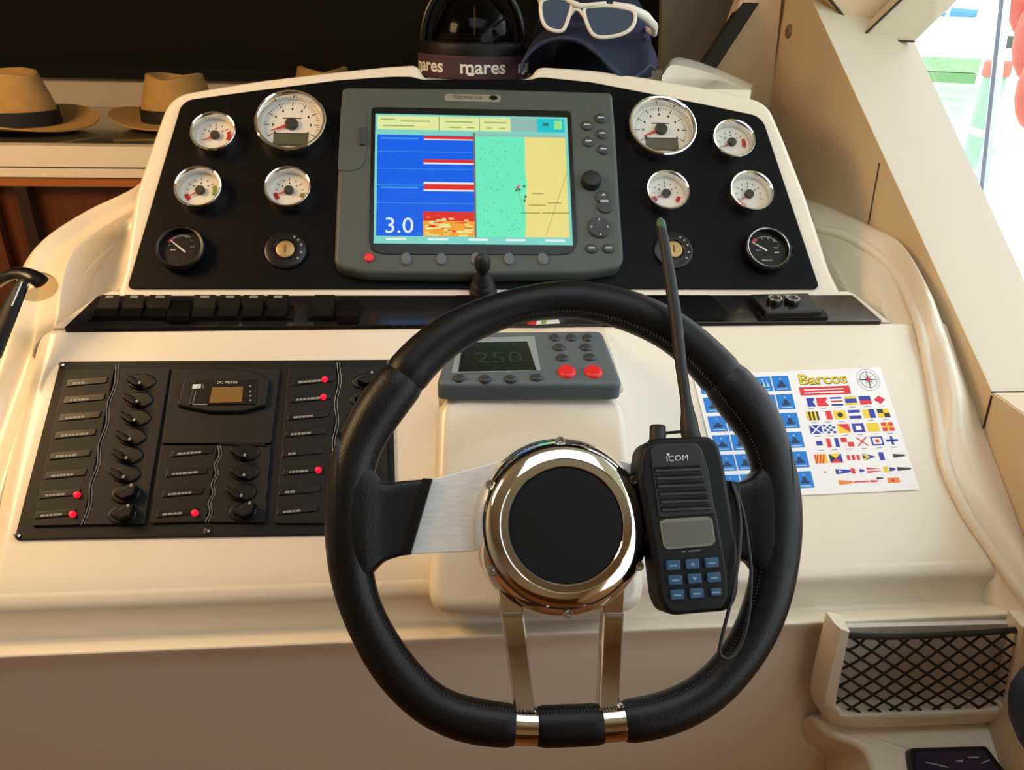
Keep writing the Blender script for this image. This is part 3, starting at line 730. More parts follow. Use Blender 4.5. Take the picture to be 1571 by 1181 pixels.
p = S(.125, .873); put_text(g, '3.0', h3 * .165, WHT, p.x, p.y, zs + .0005, bold=0)
p = S(.225, .925); put_text(g, 'm', h3 * .04, LB, p.x, p.y, zs + .0005)
pl.part('screen', g, label='lit screen split between blue depth sounder and chart')
def keyon(th, fr, px, py, z, wpx, hpx, m, name='button', parent=None, mark=True, h=.003, n=18):
    c = fr.uv(px, py, z + h); dx = (fr.uv(px + wpx/2, py, z + h) - c).length; dy = (fr.uv(px, py - hpx/2, z + h) - c).length
    g = G(m); g.prism(ell(c.x, c.y, dx, dy, n), z - .001, z + h, min(dx, dy) * .4, 3)
    if mark: g.mat(key_mark); g.flat(rect(c.x - dx*.5, c.y - dy*.13, c.x + dx*.5, c.y + dy*.13), z + h + .0002)
    return th.part(name, g, parent)
for x in (623, 677, 730, 781, 833): keyon(pl, fc, x, 396, ZT, 17, 20, grey_case2, 'soft_key', mark=False)
keyon(pl, fc, 566, 394, ZT, 15, 14, red_btn, 'power_button', mark=False)
for x, y in ((922, 180), (901, 191), (924, 204), (903, 216), (926, 228), (908, 380), (934, 380)): keyon(pl, fc, x, y, ZT, 19, 15, grey_key)
c = fc.uv(908, 274, ZT + .008); r = 14.5 * .98 / F_PX
g = G(rubber); g.lathe([(r*1.05, ZT - .001), (r*1.0, ZT + .008), (r*.85, ZT + .0105), (r*.5, ZT + .0115), (0, ZT + .0117)], 28, c.x, c.y); pl.part('rotary_knob', g)
c = fc.uv(927, 309, ZT + .002); g = G(grey_key); k = .98 / F_PX
g.prism(ell(c.x - 1*k, c.y + 8*k, 12*k, 11*k, 18), ZT - .001, ZT + .003, .002); g.prism(ell(c.x + k, c.y - 8*k, 12*k, 11*k, 18), ZT - .001, ZT + .0031, .002)
g.mat(key_mark); g.flat(rect(c.x - 6*k, c.y - 1.5*k, c.x + 6*k, c.y + 1.5*k), ZT + .0034); g.flat([Vector((c.x - 4*k, c.y + 9*k)), Vector((c.x + 3*k, c.y + 9*k)), Vector((c.x, c.y + 13*k))], ZT + .0034); pl.part('range_key', g)
c = fc.uv(920, 348, ZT + .003); g = G(grey_key); r = 17 * k
g.lathe([(r, ZT - .001), (r, ZT + .002), (r*.9, ZT + .0035), (r*.55, ZT + .003), (r*.45, ZT + .002), (0, ZT + .002)], 32, c.x, c.y)
g.mat(key_mark)
for a in (0, 90, 180, 270): g.flat(ell(c.x + r*.72*math.cos(R_(a)), c.y + r*.72*math.sin(R_(a)), r*.09, r*.09, 6), ZT + .0036)
pl.part('cursor_pad', g)
door = [(523, 162), (556, 163), (562, 172), (561, 245), (555, 257), (540, 262), (518, 261)]
g = G(grey_case); g.prism(rounded(fc.poly(door, ZT + .001), .004), ZT - .002, ZT + .0012, .0009, 2); dr = pl.part('card_door', g)
g = G(grey_key); g.prism(rounded(fc.poly([(552, 195), (560, 195), (560, 222), (552, 222)], ZT + .003), .001), ZT, ZT + .004, .001); pl.part('latch', g, dr)
bd = fc.poly([(682, 144), (768, 146), (768, 157), (682, 155)], ZT); g = G(mat('badge_silver', '#a6a594', .35, metal=.6)); g.prism(rounded(bd, .004), ZT - .001, ZT + .0008, .0004, 2)
p = fc.uv(718, 149.5, ZT); put_text(g, 'Raymarine', .0085, grey_key, p.x, p.y, ZT + .001, -1)
p = fc.uv(757, 150.5, ZT); g.mat(blk_gloss); g.flat(ell(p.x, p.y, .0055, .0035, 14), ZT + .001); pl.part('badge', g)

# ------------------------------------------------------------------ switch ledge
fl = PL.at(735, 480)
lp = [(97, 502), (148, 452), (1308, 452), (1354, 492), (1352, 494)]
lp = [(97, 503), (150, 453), (1308, 452), (1354, 492)]
sw = Thing('switch_panel', 'long black switch strip with a row of rockers below the gauge panel', 'switch panel', fl)
g = G(mat('dark_glossy_strip', '#1c1b1e', .22, coat=.3)); g.prism(rounded(fl.poly(lp, .003), .003), -.004, .003, .001, 2); sw.part('strip', g)
g = G(blk_satin); q = fl.poly([(133, 490), (146, 470), (452, 470), (450, 489)], .005); g.prism(rounded(q, .002), .002, .006, .001, 2)
q = fl.poly([(470, 489), (476, 470), (556, 470), (553, 488)], .005); g.prism(rounded(q, .002), .002, .006, .001, 2); sw.part('rocker_frame', g)
rk = [(155, 183, 140, 177), (192, 221, 181, 215), (230, 263, 219, 253), (264, 294, 255, 289), (298, 331, 293, 326), (338, 369, 332, 363), (374, 405, 370, 400), (411, 443, 407, 438), (483, 514, 480, 510), (517, 551, 515, 549)]
for i, (a, b, c_, d) in enumerate(rk):
    zb, zf = (.018, .009) if i not in (3, 9) else (.009, .013)
    ty = 452 if i not in (3, 9) else 461
    A = [fl.p3(c_, 485, zf), fl.p3(d, 485, zf), fl.p3(b, ty, zb), fl.p3(a, ty, zb)]
    m_ = (A[0] + A[3]) / 2 ; m2 = (A[1] + A[2]) / 2
    m_.z = m2.z = min(zb, zf) + .001
    L0 = [Vector((v.x, v.y, .005)) for v in A]
    g = G(blk_gloss if i != 4 else blk_satin)
    up = [A[0], A[1], m2, m_, A[3], A[2]]
    vs = L0 + up
    g.add(vs, [[3, 2, 1, 0], [0, 1, 5, 4], [4, 5, 6, 7], [7, 6, 9, 8], [2, 3, 8, 9], [0, 4, 7, 8, 3], [1, 2, 9, 6, 5]])
    g.mat(dim_ink)
    r_ = sw.part('rocker_switch', g, smooth=0)
    if i in (0, 1, 2, 4, 5, 6, 7):
        g = G(dim_ink); t0, t1 = A[3].lerp(A[2], .3), A[3].lerp(A[2], .7); dn = (m_ - A[3]) * .25; k_ = Vector((0, 0, .0004))
        g.add([t0 + dn + k_, t1 + dn + k_, t1 + dn*.4 + k_, t0 + dn*.4 + k_], [[0, 1, 2, 3]]); sw.part('legend', g, r_)
g = G(blk_satin); g.prism(rounded(fl.poly([(690, 486), (698, 452), (840, 452), (860, 486)], .005), .003), .002, .005, .001, 2); sw.part('joystick_plate', g)
g = G(blk_panel); g.prism(rounded(fl.poly([(985, 490), (990, 453), (1088, 453), (1098, 459), (1121, 484), (1112, 491)], .004), .003), .002, .005, .001, 2); sw.part('blank_plate', g)
# joystick
c = fl.uv(741, 447, .004); b0 = fl.M @ Vector((c.x, c.y, .005)); tip = P1.wp(740, 398, .055)
axis = (tip - b0); L = axis.length; q = axis.to_track_quat('Z', 'Y').to_matrix().to_4x4()
js = Thing('joystick', 'small black rubber joystick in front of the plotter', 'joystick', Matrix.Translation(b0) @ q)
k = .93 / F_PX
g = G(rubber); g.lathe([(21*k, -.004), (22*k, .0), (20*k, L*.10), (17*k, L*.14), (19*k, L*.20), (16.5*k, L*.27), (14*k, L*.30), (16*k, L*.36), (13*k, L*.44), (9*k, L*.55), (7*k, L*.62)], 28); js.part('boot', g)
g = G(rubber); g.lathe([(7*k, L*.58), (8*k, L*.66), (11.5*k, L*.76), (12.5*k, L*.88), (11.5*k, L*1.0), (8*k, L*1.09), (3*k, L*1.13), (0, L*1.135)], 24); js.part('grip', g)
# twin knob control at right end
kn = Thing('knob_control', 'small black box with two chrome knobs on the right of the strip', 'control', fl.at(1205, 470))
fk = Fr(kn.M)
g = G(blk_gloss); g.prism(rounded(fk.poly([(1175, 481), (1150, 452), (1240, 450), (1262, 478)], .012), .003), .003, .013, .002, 3); kn.part('box', g)
g = G(blk_satin); g.prism(rounded(fk.poly([(1165, 489), (1160, 478), (1262, 476), (1272, 488)], .005), .003), .002, .007, .001); kn.part('base', g)
for x in (1189, 1216):
    c = fk.uv(x, 459, .017); g = G(blk_gloss); r = 11 * .95 / F_PX; g.lathe([(r, .012), (r, .016), (r*.9, .018), (0, .018)], 22, c.x, c.y); g2 = kn.part('knob', g)
    g = G(chrome_d); g.lathe([(r*.92, .0178), (r*.92, .0192), (r*.72, .0192), (r*.72, .0178)], 22, c.x, c.y); g.f.pop(); g.mi.pop(); kn.part('chrome_ring', g, g2)
g = G(dim_ink); c = fk.uv(1200, 451, .0135)
g.flat(rect(c.x - .008, c.y - .0035, c.x + .008, c.y - .001), .0134); kn.part('legend', g)
# sticker on the strip edge
fs = fl.at(836, 495, .0036)
g = G(red_ink); q = fs.poly([(808, 497), (820, 493), (823, 497)], 0); a = [fs.uv(x, y) for x, y in ((809, 498), (822, 498), (824, 492), (811, 492))]; g.flat(a, 0)
g.mat(white_ink); g.flat([fs.uv(x, y) for x, y in ((822, 498), (859, 496), (857, 490), (824, 492))], 0); g.mat(green_ink); g.flat([fs.uv(x, y) for x, y in ((830, 497), (838, 496.5), (838, 491.5), (831, 492))], .0001)
solo('flag_sticker', 'small red and white sticker on the strip under the wheel rim', 'sticker', fs, g, smooth=0)

# ------------------------------------------------------------------ breaker panel
fb_ = P2.at(310, 690)
br = Thing('breaker_panel', 'wide black breaker panel with labelled switches at the left', 'breaker panel', fb_)
g = G(blk_satin); g.prism(rounded(fb_.poly([(92, 554), (601, 551), (608, 818), (21, 828)], .003), .004), -.002, .003, .0012, 2); br.part('back_plate', g)
mod = mat('charcoal_module', '#17191b', .5, spec=.25); mod2 = mat('black_module', '#0f1111', .48, spec=.25)
mods = [([(100, 566), (176, 564), (127, 805), (48, 807)], mod2), ([(179, 564), (261, 564), (221, 804), (130, 805)], mod), ([(264, 565), (430, 565), (416, 680), (248, 680)], mod),
        ([(247, 683), (333, 683), (316, 800), (230, 803)], mod2), ([(336, 683), (416, 682), (406, 802), (319, 801)], mod), ([(443, 563), (517, 562), (503, 803), (421, 803)], mod2), ([(520, 562), (592, 561), (597, 802), (506, 803)], mod)]
for p, m_ in mods:
    g = G(m_); g.prism(rounded(fb_.poly(p, .006), .002), .0025, .006, .001, 2); br.part('module', g)
def wavy(pts):
    P = [fb_.p3(x, y, .0065) for x, y in pts]; C2 = catmull(P, 6); return C2
for base in ([(180, 558), (127, 805)], [(336, 683), (317, 801)], [(519, 556), (505, 800)]):
    (xa, ya), (xb, yb) = base
    for off in (0, 4):
        pts = [(xa + off + (xb - xa) * i / 8 + (2.2 if i % 2 else -2.2), ya + (yb - ya) * i / 8) for i in range(9)]
        g = G(dim_ink); g.tube(wavy(pts), .0003 if off else .0004, 5); br.part('wavy_line', g)
def lab(px, py, wpx, lit=None):
    q = [(px - 30, py + 7), (px + 32, py + 1), (px + 35, py - 9), (px - 27, py - 4)]
    g = G(blk_gloss); g.prism(rounded(fb_.poly(q, .007), .001), .005, .0072, .0006, 2); l = br.part('label_strip', g)
    g = G(dim_ink); x = px - 20; 
    while x < px - 20 + wpx:
        s = random.choice((4, 5, 7)); g.flat([fb_.uv(a, b, .0074) for a, b in ((x, py + 2.2 - (x-px)*.08), (x + s, py + 2.0 - (x-px+s)*.08), (x + s + .5, py - 1.2 - (x-px+s)*.08), (x + .5, py - 1.0 - (x-px)*.08))], .0074); x += s + 1.2
    br.part('legend', g, l)
    if lit:
        c = fb_.uv(lit[0], lit[1], .009); g = G(red_led); r = 4.6 * .8 / F_PX; g.lathe([(r, .006), (r, .0085), (r*.6, .0105), (0, .011)], 16, c.x, c.y); br.part('indicator_light', g)
for (x, y, w_, lit) in ((131, 586, 14, None), (127, 612, 28, None), (120, 639, 28, None), (113, 666, 38, None), (105, 698, 26, None), (98, 728, 32, None), (89, 758, 26, (117, 758)), (82, 789, 26, (110, 788)),
                     (292, 694, 32, None), (284, 725, 40, None), (278, 756, 32, None), (269, 787, 28, (298, 786)),
                     (478, 584, 36, (498, 581)), (474, 611, 36, (496, 608)), (470, 638, 28, None), (466, 664, 26, None), (462, 694, 8, None), (463, 722, 24, (488, 720)), (457, 753, 14, None), (454, 783, 22, None)):
    lab(x, y, w_, lit)
def breaker(px, py, on):
    c = fb_.uv(px, py, .006); s = .8 / F_PX
    g = G(blk_gloss); g.prism(ell(c.x, c.y, 20*s, 14*s, 22), .005, .008, .0015); b = br.part('breaker', g)
    g = G(blk_satin); g.prism(rounded([Vector((c.x + q[0]*s, c.y + q[1]*s)) for q in (((-20, 7), (-6, 2), (6, -13), (-4, -13), (-20, -2)) if not on else ((2, -11), (16, -6), (19, 10), (8, 12), (-12, -4)))], .0015), .007, .017, .002, 2); br.part('toggle', g, b)
    g = G(dim_ink); g.flat(ell(c.x + (3 if not on else 12)*s, c.y + (-9 if not on else 9)*s, 2*s, 2.6*s, 8), .0172 if on else .0172); br.part('toggle_tip', g, b)
for i, (x, y) in enumerate(((218, 586), (214, 614), (210, 642), (203, 671), (198, 699), (194, 728), (193, 759), (188, 790), (377, 695), (376, 725), (372, 756), (373, 786), (560, 586), (556, 612), (554, 640), (553, 668), (551, 697), (550, 726), (549, 757), (547, 787))):
    breaker(x, y, i in (6, 7, 11, 12, 13, 17))
g = G(mod); g.prism(rounded(fb_.poly([(270, 622), (280, 580), (300, 568), (345, 563), (390, 568), (413, 580), (408, 622), (370, 632), (320, 632)], .011), .004), .005, .011, .003, 3); mt = br.part('meter_housing', g)
g = G(blk_gloss); g.prism(rounded(fb_.poly([(290, 621), (299, 583), (394, 582), (392, 620)], .012), .001), .009, .0122, .0005, 2); br.part('meter_face', g, mt)
g = G(lcd_amber); g.prism(fb_.poly([(321, 618), (326, 594), (373, 593), (371, 617)], .0125), .012, .0127); br.part('meter_display', g, mt)
g = G(white_ink); p = fb_.uv(349, 586.5, .0126); put_text(g, 'DC METER', .0044, white_ink, p.x, p.y, .0126)
g.flat([fb_.uv(a, b) for a, b in ((300, 604), (313, 603), (314, 597), (302, 597.5))], .0125); g.mat(dim_ink)
for q in (((295, 621), (296, 619.5), (318, 619.5), (318, 621)), ((295, 620), (300, 600), (301, 600), (296, 620)), ((303, 596), (303, 590), (304, 590), (304, 596)), ((311, 596), (311, 589), (312, 589), (312, 596))): g.flat(fb_.poly(q, .0125), .0125)
for y in (592, 600, 607, 614): p = fb_.uv(384, y, .0125); g.flat(ell(p.x, p.y, .0012, .001, 8), .0125)
br.part('meter_marks', g, mt)
g = G(blk_gloss); g.prism(fb_.poly([(336, 682), (334, 678), (408, 680), (408, 685)], .007), .005, .0075, .0008, 2); br.part('module_bar', g)  # thin black bar above the middle module's switches
for x, y in ((94, 559), (26, 821), (317, 814), (598, 556), (602, 811)):
    c = fb_.uv(x, y, .004); g = G(chrome_d); r = 4.6 * .8 / F_PX; g.lathe([(r, .002), (r, .004), (r*.6, .0055), (0, .006)], 14, c.x, c.y); g.mat(ink)
    g.flat(rect(c.x - r*.8, c.y - r*.13, c.x + r*.8, c.y + r*.13), .00605); g.flat(rect(c.x - r*.13, c.y - r*.8, c.x + r*.13, c.y + r*.8), .00607); br.part('screw', g)

# ------------------------------------------------------------------ autopilot head on the pod
fa = PT.at(812, 555)
ap = Thing('autopilot_display', 'blue grey autopilot head with two red buttons on the steering pod', 'autopilot', fa)
ZA = .016
ao = [(669, 588), (694, 508), (924, 506), (956, 588)]
g = G(grey_case2); g.prism(rounded(fa.poly(ao, ZA), .010, 5), -.002, ZA, .005, 4); ap.part('case', g)
g = G(mat('light_grey_trim', '#8d979c', .4)); g.prism(rounded(fa.poly([(692, 572), (704, 519), (820, 515), (830, 568)], ZA + .001), .002), ZA - .001, ZA + .001, .0005, 2); ap.part('display_frame', g)
g = G(lcd_dark); g.prism(fa.poly([(703, 570), (710, 526), (809, 524), (823, 568)], ZA + .001), ZA - .001, ZA + .0014); d = ap.part('display', g)
g = G(mat('lcd_digit', '#2d322b', .3)); p = fa.uv(765, 549, ZA + .0016); put_text(g, '250', .030, MATS['lcd_digit'], p.x, p.y, ZA + .0016, sx=1.1); ap.part('digits', g, d)
for x, y in ((704, 577), (744, 578), (783, 578), (823, 576)): keyon(ap, fa, x, y, ZA, 20, 10, grey_key, 'soft_key', mark=False)
for x, y in ((851, 515), (876, 515), (902, 515), (858, 530), (899, 530), (863, 546), (905, 545)): keyon(ap, fa, x, y, ZA, 19 if y > 520 else 15, 10, grey_key, mark=False)
for x in (870, 911): keyon(ap, fa, x, 566, ZA, 29, 18, red_btn, 'red_button', mark=False, h=.004)

# ------------------------------------------------------------------ signal flag chart
fsh = P2.at(1240, 660)
ch = Thing('flag_chart', 'laminated sheet of boat tiles and signal flags on the console right', 'chart', fsh)
zz = .0015
full = fsh.poly([(1063, 575), (1351, 563), (1411, 751), (1110, 765)], zz)
g = G(paper); g.prism(full, 0.0003, zz); ch.part('sheet', g)
def bil(c):
    TL, TR, BR, BL = [fsh.uv(a, b, zz) for a, b in c]
    return lambda u, v: (TL*(1-u) + TR*u)*(1-v) + (BL*(1-u) + BR*u)*v
Bt = bil([(1067, 576), (1209, 570), (1254, 757), (1112, 764)])
tile = mat('tile_blue', '#0d7bd6', .4); tile_d = mat('tile_dark', '#0b2a52', .5); tile_l = mat('tile_pale', '#a9d3ee', .5)
g = G(tile); z1 = zz + .0002; z2 = zz + .0003
for r in range(6):
    v0 = .035 + r * .158; v1 = v0 + .128
    for c in range(5):
        u0 = .02 + c * .196; u1 = u0 + .182; g.mat(tile); g.flat([Bt(u0, v0), Bt(u1, v0), Bt(u1, v1), Bt(u0, v1)], z1)
        cu = (u0 + u1) / 2; h = .022 + .012 * ((r * 3 + c) % 3)
        g.mat(tile_d); g.flat([Bt(cu - .055, v0 + .078), Bt(cu + .055, v0 + .078), Bt(cu + .04, v0 + .094), Bt(cu - .04, v0 + .094)], z2)
        g.flat([Bt(cu - .03, v0 + .078), Bt(cu + .03, v0 + .078), Bt(cu + .015, v0 + .078 - h), Bt(cu - .015, v0 + .078 - h)], z2)
        g.mat(tile_l); g.flat([Bt(cu - .006, v0 + .02), Bt(cu + .006, v0 + .02), Bt(cu + .006, v0 + .034), Bt(cu - .006, v0 + .034)], z2)
        g.flat([Bt(u0 + .03, v1 - .019), Bt(u1 - .03, v1 - .019), Bt(u1 - .03, v1 - .011), Bt(u0 + .03, v1 - .011)], z2)
        if r == 0 and c == 3: 
            for s in (-.05, -.01, .03): g.flat([Bt(cu + s, v0 + .09), Bt(cu + s + .035, v0 + .09), Bt(cu + s + .012, v0 + .025)], z2 + .0001)
g.mat(red_ink); g.flat([Bt(.0, .0), Bt(.30, 0), Bt(.30, .022), Bt(.0, .022)], z1)
ch.part('boat_tiles', g)
Bf = bil([(1212, 569), (1350, 564), (1409, 750), (1255, 757)])
fR, fB, fY, fW, fK, fO = [mat('flag_' + n, h, .4) for n, h in (('red', '#e0202c'), ('blue', '#1f35a8'), ('yellow', '#f2d21e'), ('white', '#f7f7f7'), ('black', '#1a1a1a'), ('orange', '#f08a24'))]
g = G(fR)
def Q(cu, cv, w_, h, rects, z=z1):
    for (a0, b0, a1, b1, m) in rects:
        g.mat(m); g.flat([Bf(cu + (a - .5) * w_, cv + (b - .5) * h) for a, b in ((a0, b0), (a1, b0), (a1, b1), (a0, b1))], z)
def T(cu, cv, w_, h, pts, m, z=z1): g.mat(m); g.flat([Bf(cu + (a - .5) * w_, cv + (b - .5) * h) for a, b in pts], z)
wd, hh = .125, .072
cs = [.13, .27, .42, .575, .73, .885]
H = lambda ms: [(0, i / len(ms), 1, (i + 1) / len(ms), m) for i, m in enumerate(ms)]
V = lambda ms: [(i / len(ms), 0, (i + 1) / len(ms), 1, m) for i, m in enumerate(ms)]
y = .275
T(cs[0], y, wd, hh, [(.3, 0), (1, 0), (.8, .5), (1, 1), (.3, 1)], fB); T(cs[1], y, wd, hh, [(0, 0), (1, 0), (.75, .5), (1, 1), (0, 1)], fR)
Q(cs[2], y, wd, hh, H([fB, fW, fR, fW, fB])); Q(cs[3], y, wd, hh, H([fY, fB, fB, fY])); Q(cs[4], y, wd, hh, H([fB, fR])); T(cs[5], y, wd, hh, [(0, .5), (.5, 0), (1, .5), (.5, 1)], fR)
y = .388
Q(cs[0], y, wd, hh, V([fY, fK, fY, fK, fY, fK])); Q(cs[1], y, wd, hh, V([fW, fR])); Q(cs[2], y, wd, hh, [(0, 0, 1, 1, fY)]); T(cs[2], y, wd, hh, [(.5 + .25*math.cos(i), .5 + .3*math.sin(i)) for i in [k*.7 for k in range(9)]], fK, z2)
Q(cs[3], y, wd, hh, H([fB, fW, fB])); Q(cs[4], y, wd, hh, V([fY, fB])); Q(cs[5], y, wd, hh, [(0, 0, .5, .5, fK), (.5, 0, 1, .5, fY), (0, .5, .5, 1, fY), (.5, .5, 1, 1, fK)])
y = .50
Q(cs[0], y, wd, hh, [(0, 0, 1, 1, fB)])
for p in ([(0, 0), (.15, 0), (1, 1), (.85, 1)], [(.85, 0), (1, 0), (.15, 1), (0, 1)]): T(cs[0], y, wd, hh, p, fW, z2)
Q(cs[1], y, wd, hh, [(i/4, j/4, (i+1)/4, (j+1)/4, fB if (i + j) % 2 == 0 else fW) for i in range(4) for j in range(4)])
T(cs[2], y, wd, hh, [(0, 0), (1, 1), (0, 1)], fY); T(cs[2], y, wd, hh, [(0, 0), (1, 0), (1, 1)], fR)
Q(cs[3], y, wd, hh, [(0, 0, 1, 1, fB)]); Q(cs[3], y, wd, hh, [(.27, .27, .73, .73, fW)], z2); Q(cs[4], y, wd, hh, [(0, 0, 1, 1, fY)]); Q(cs[5], y, wd, hh, [(0, 0, 1, 1, fR)]); Q(cs[5], y, wd, hh, [(.4, 0, .6, 1, fY), (0, .4, 1, .6, fY)], z2)
y = .612
Q(cs[0], y, wd, hh, [(.25, .25, .75, .75, fB)]); Q(cs[1], y, wd, hh, V([fR, fW, fB])); Q(cs[2], y, wd, hh, [(0, 0, .5, .5, fR), (.5, .5, 1, 1, fR)])
for p in ([(0, 0), (.15, 0), (1, 1), (.85, 1)], [(.85, 0), (1, 0), (.15, 1), (0, 1)]): T(cs[3], y, wd, hh, p, fR)
Q(cs[4], y, wd, hh, [(0, 0, 1, 1, fB)]); Q(cs[4], y, wd, hh, [(.15, .15, .85, .85, fW)], z2); Q(cs[4], y, wd, hh, [(.35, .32, .65, .68, fR)], z2 + .0001); Q(cs[5], y, wd, hh, [(.4, 0, .6, 1, fB), (0, .38, 1, .62, fB)])
y = .735
Q(cs[0] - .02, y, wd, hh, [(0, 0, 1, 1, fY)])
for i in range(4): T(cs[0] - .02, y, wd, hh, [(i*.25, 0), (i*.25 + .14, 0), (max(0, i*.25 - .1), 1), (max(0, i*.25 - .24), 1)], fR, z2)
T(cs[1] - .01, y, wd, hh, [(0, 0), (1, 0), (.5, .5)], fY); T(cs[1] - .01, y, wd, hh, [(0, 0), (.5, .5), (0, 1)], fK); T(cs[1] - .01, y, wd, hh, [(1, 0), (1, 1), (.5, .5)], fB); T(cs[1] - .01, y, wd, hh, [(0, 1), (.5, .5), (1, 1)], fR)
for i, c in enumerate((.39, .44, .49)): Q(c, y, .03, .04, [(0, 0, 1, 1, fR)])
T(.60, y, wd, hh * .8, [(0, 0), (1, .45), (1, .55), (0, 1)], fB); T(.60, y, wd, hh * .8, [(0, .0), (.6, .5), (0, 1)], fY, z2); T(.60, y, wd, hh * .8, [(0, .25), (.3, .5), (0, .75)], fK, z2 + .0001)
Q(.73, y, .05, .065, [(0, 0, 1, 1, fB)]); T(.91, y, wd, .03, [(0, 0), (1, .3), (1, .7), (0, 1)], fK)
y = .84
Q(.12, y, .015, .015, [(0, 0, 1, 1, fR)]); T(.30, y, .15, .042, [(0, 0), (1, .3), (1, .7), (0, 1)], fB); T(.27, y, .04, .02, [(.2, 0), (1, .5), (.2, 1)], fW, z2); Q(.40, y, .04, .04, [(0, 0, 1, 1, fR)]); T(.49, y, .05, .03, [(0, 0), (1, .3), (1, .7), (0, 1)], fB)
T(.61, y, .14, .045, [(0, 0), (1, .3), (1, .7), (0, 1)], fR); Q(.61, y, .14, .012, [(0, 0, 1, 1, fW)], z2); Q(.735, y, .05, .045, [(0, 0, 1, 1, fY)]); T(.80, y, .06, .035, [(0, 0), (1, .3), (1, .7), (0, 1)], fB); T(.92, y, .14, .03, [(0, 0), (1, .3), (1, .7), (0, 1)], fK)
y = .925
T(.30, y, .14, .04, [(0, 0), (1, .3), (1, .7), (0, 1)], fO); Q(.46, y, .16, .010, [(0, 0, 1, 1, fR)]); T(.59, y, .08, .02, [(0, 0), (1, .3), (1, .7), (0, 1)], fR); T(.65, y - .02, .07, .018, [(0, 0), (1, .3), (1, .7), (0, 1)], fK); Q(.78, y, .12, .04, [(0, 0, 1, 1, fO)]); Q(.77, y, .03, .02, [(0, 0, 1, 1, fR)], z2)
g.mat(fR); g.flat([Bf(.055, .145), Bf(.60, .145), Bf(.60, .215), Bf(.055, .215)], z1)
g.mat(paper)
for v in (.165, .19): g.flat([Bf(.10, v), Bf(.53, v), Bf(.53, v + .009), Bf(.10, v + .009)], z2)
for r, v in enumerate((.325, .44, .553, .665)):
    for c in cs: g.mat(dim_ink); g.flat([Bf(c - .03, v), Bf(c + .03, v), Bf(c + .03, v + .005), Bf(c - .03, v + .005)], z1)
p = Bf(.33, .082); up_ = Bf(.33, .05) - Bf(.33, .11); ang = math.degrees(math.atan2(*(Bf(.6, .08) - Bf(.1, .08)).yx))
ttl_h = up_.length / .06 * .125
put_text(g, 'Barcos', ttl_h, mat('title_shadow', '#7a6f14', .5), p.x + .0004, p.y - .0004, z1, ang, 1.15, bold=.0006); put_text(g, 'Barcos', ttl_h, fY, p.x, p.y, z2 + .0001, ang, 1.15)
rose = mat('rose_grey', '#8c8fa3', .5); c0_ = (.83, .10)
def ringq(r0, r1, m, z):
    for i in range(24):
        a, b = 2*math.pi*i/24, 2*math.pi*(i+1)/24; g.mat(m); g.flat([Bf(c0_[0] + rr*1.3*math.cos(t_), c0_[1] + rr*math.sin(t_)) for rr, t_ in ((r0, a), (r1, a), (r1, b), (r0, b))], z)
ringq(.066, .072, rose, z1); ringq(.092, .095, rose, z1)
for i in range(8):
    a = math.pi * i / 4; L_ = .092 if i % 2 == 0 else .055; g.mat(rose if i % 2 else ink)
    g.flat([Bf(c0_[0] + r_*1.3*math.cos(a + d_), c0_[1] + r_*math.sin(a + d_)) for r_, d_ in ((.014, -.5), (L_, 0), (.014, .5))], z2)
ringq(0.001, .016, fR, z2 + .0001)
ch.part('signal_flags', g)

# ------------------------------------------------------------------ steering wheel
OUT = [(880,431),(798,442),(735,459),(684,481),(643,508),(607,542),(577,578),(549,613),(526,659),(505,710),(499,776),(499,815),(504,872),(518,928),(541,982),(574,1041),(623,1094),(664,1121),(704,1136),(748,1143),(796,1145),(865,1145),(916,1143),(954,1139),(1013,1131),(1064,1113),(1110,1084),(1153,1038),(1189,982),(1212,921),(1223,865),(1228,818),(1228,783),(1223,737),(1211,691),(1199,649),(1181,611),(1153,578),(1122,547),(1076,504),(1046,482),(987,453),(924,437)]
INN = [(880,488),(811,493),(778,503),(735,522),(704,542),(676,566),(640,614),(609,655),(590,682),(577,715),(572,745),(570,800),(571,850),(574,885),(584,922),(602,959),(633,1005),(658,1035),(692,1061),(735,1072),(788,1079),(865,1079),(919,1077),(952,1074),(1013,1062),(1054,1044),(1084,1020),(1102,1000),(1128,959),(1143,918),(1152,880),(1157,840),(1158,790),(1157,740),(1150,702),(1138,674),(1110,640),(1082,602),(1052,566),(1033,547),(1003,527),(962,508),(911,493)]
fw = PW.at(865, 790)
def radial(pts):
    A = sorted(((math.atan2(v.y, v.x), v.length) for v in fw.poly(pts)), key=lambda t: t[0])
    A = [(a - 2*math.pi, r) for a, r in A[-3:]] + A + [(a + 2*math.pi, r) for a, r in A[:3]]
    def f(a):
        for (a0, r0), (a1, r1) in zip(A, A[1:]):
            if a0 <= a <= a1: return r0 + (r1 - r0) * (a - a0) / (a1 - a0)
    return f
fo, fi = radial(OUT), radial(INN)
NA = 180; ro = []; ri = []
for i in range(NA): a = -math.pi + 2*math.pi*i/NA; ro.append(fo(a)); ri.append(fi(a))
def smooth_(l, k=2): return [sum(l[(i + j) % NA] for j in range(-k, k + 1)) / (2*k + 1) for i in range(NA)]
ro, ri = smooth_(ro), smooth_(ri)
def rimpt(i):
    a = -math.pi + 2*math.pi*(i % NA)/NA; m = (ro[i % NA] + ri[i % NA]) / 2
    return Vector((m*math.cos(a), m*math.sin(a), 0)), (ro[i % NA] - ri[i % NA]) / 2
def idx(px, py): v = fw.uv(px, py); return round((math.atan2(v.y, v.x) + math.pi) / (2*math.pi) * NA)
sw_ = Thing('steering_wheel', 'black leather steering wheel with chrome hub in the middle of the photo', 'steering wheel', fw)
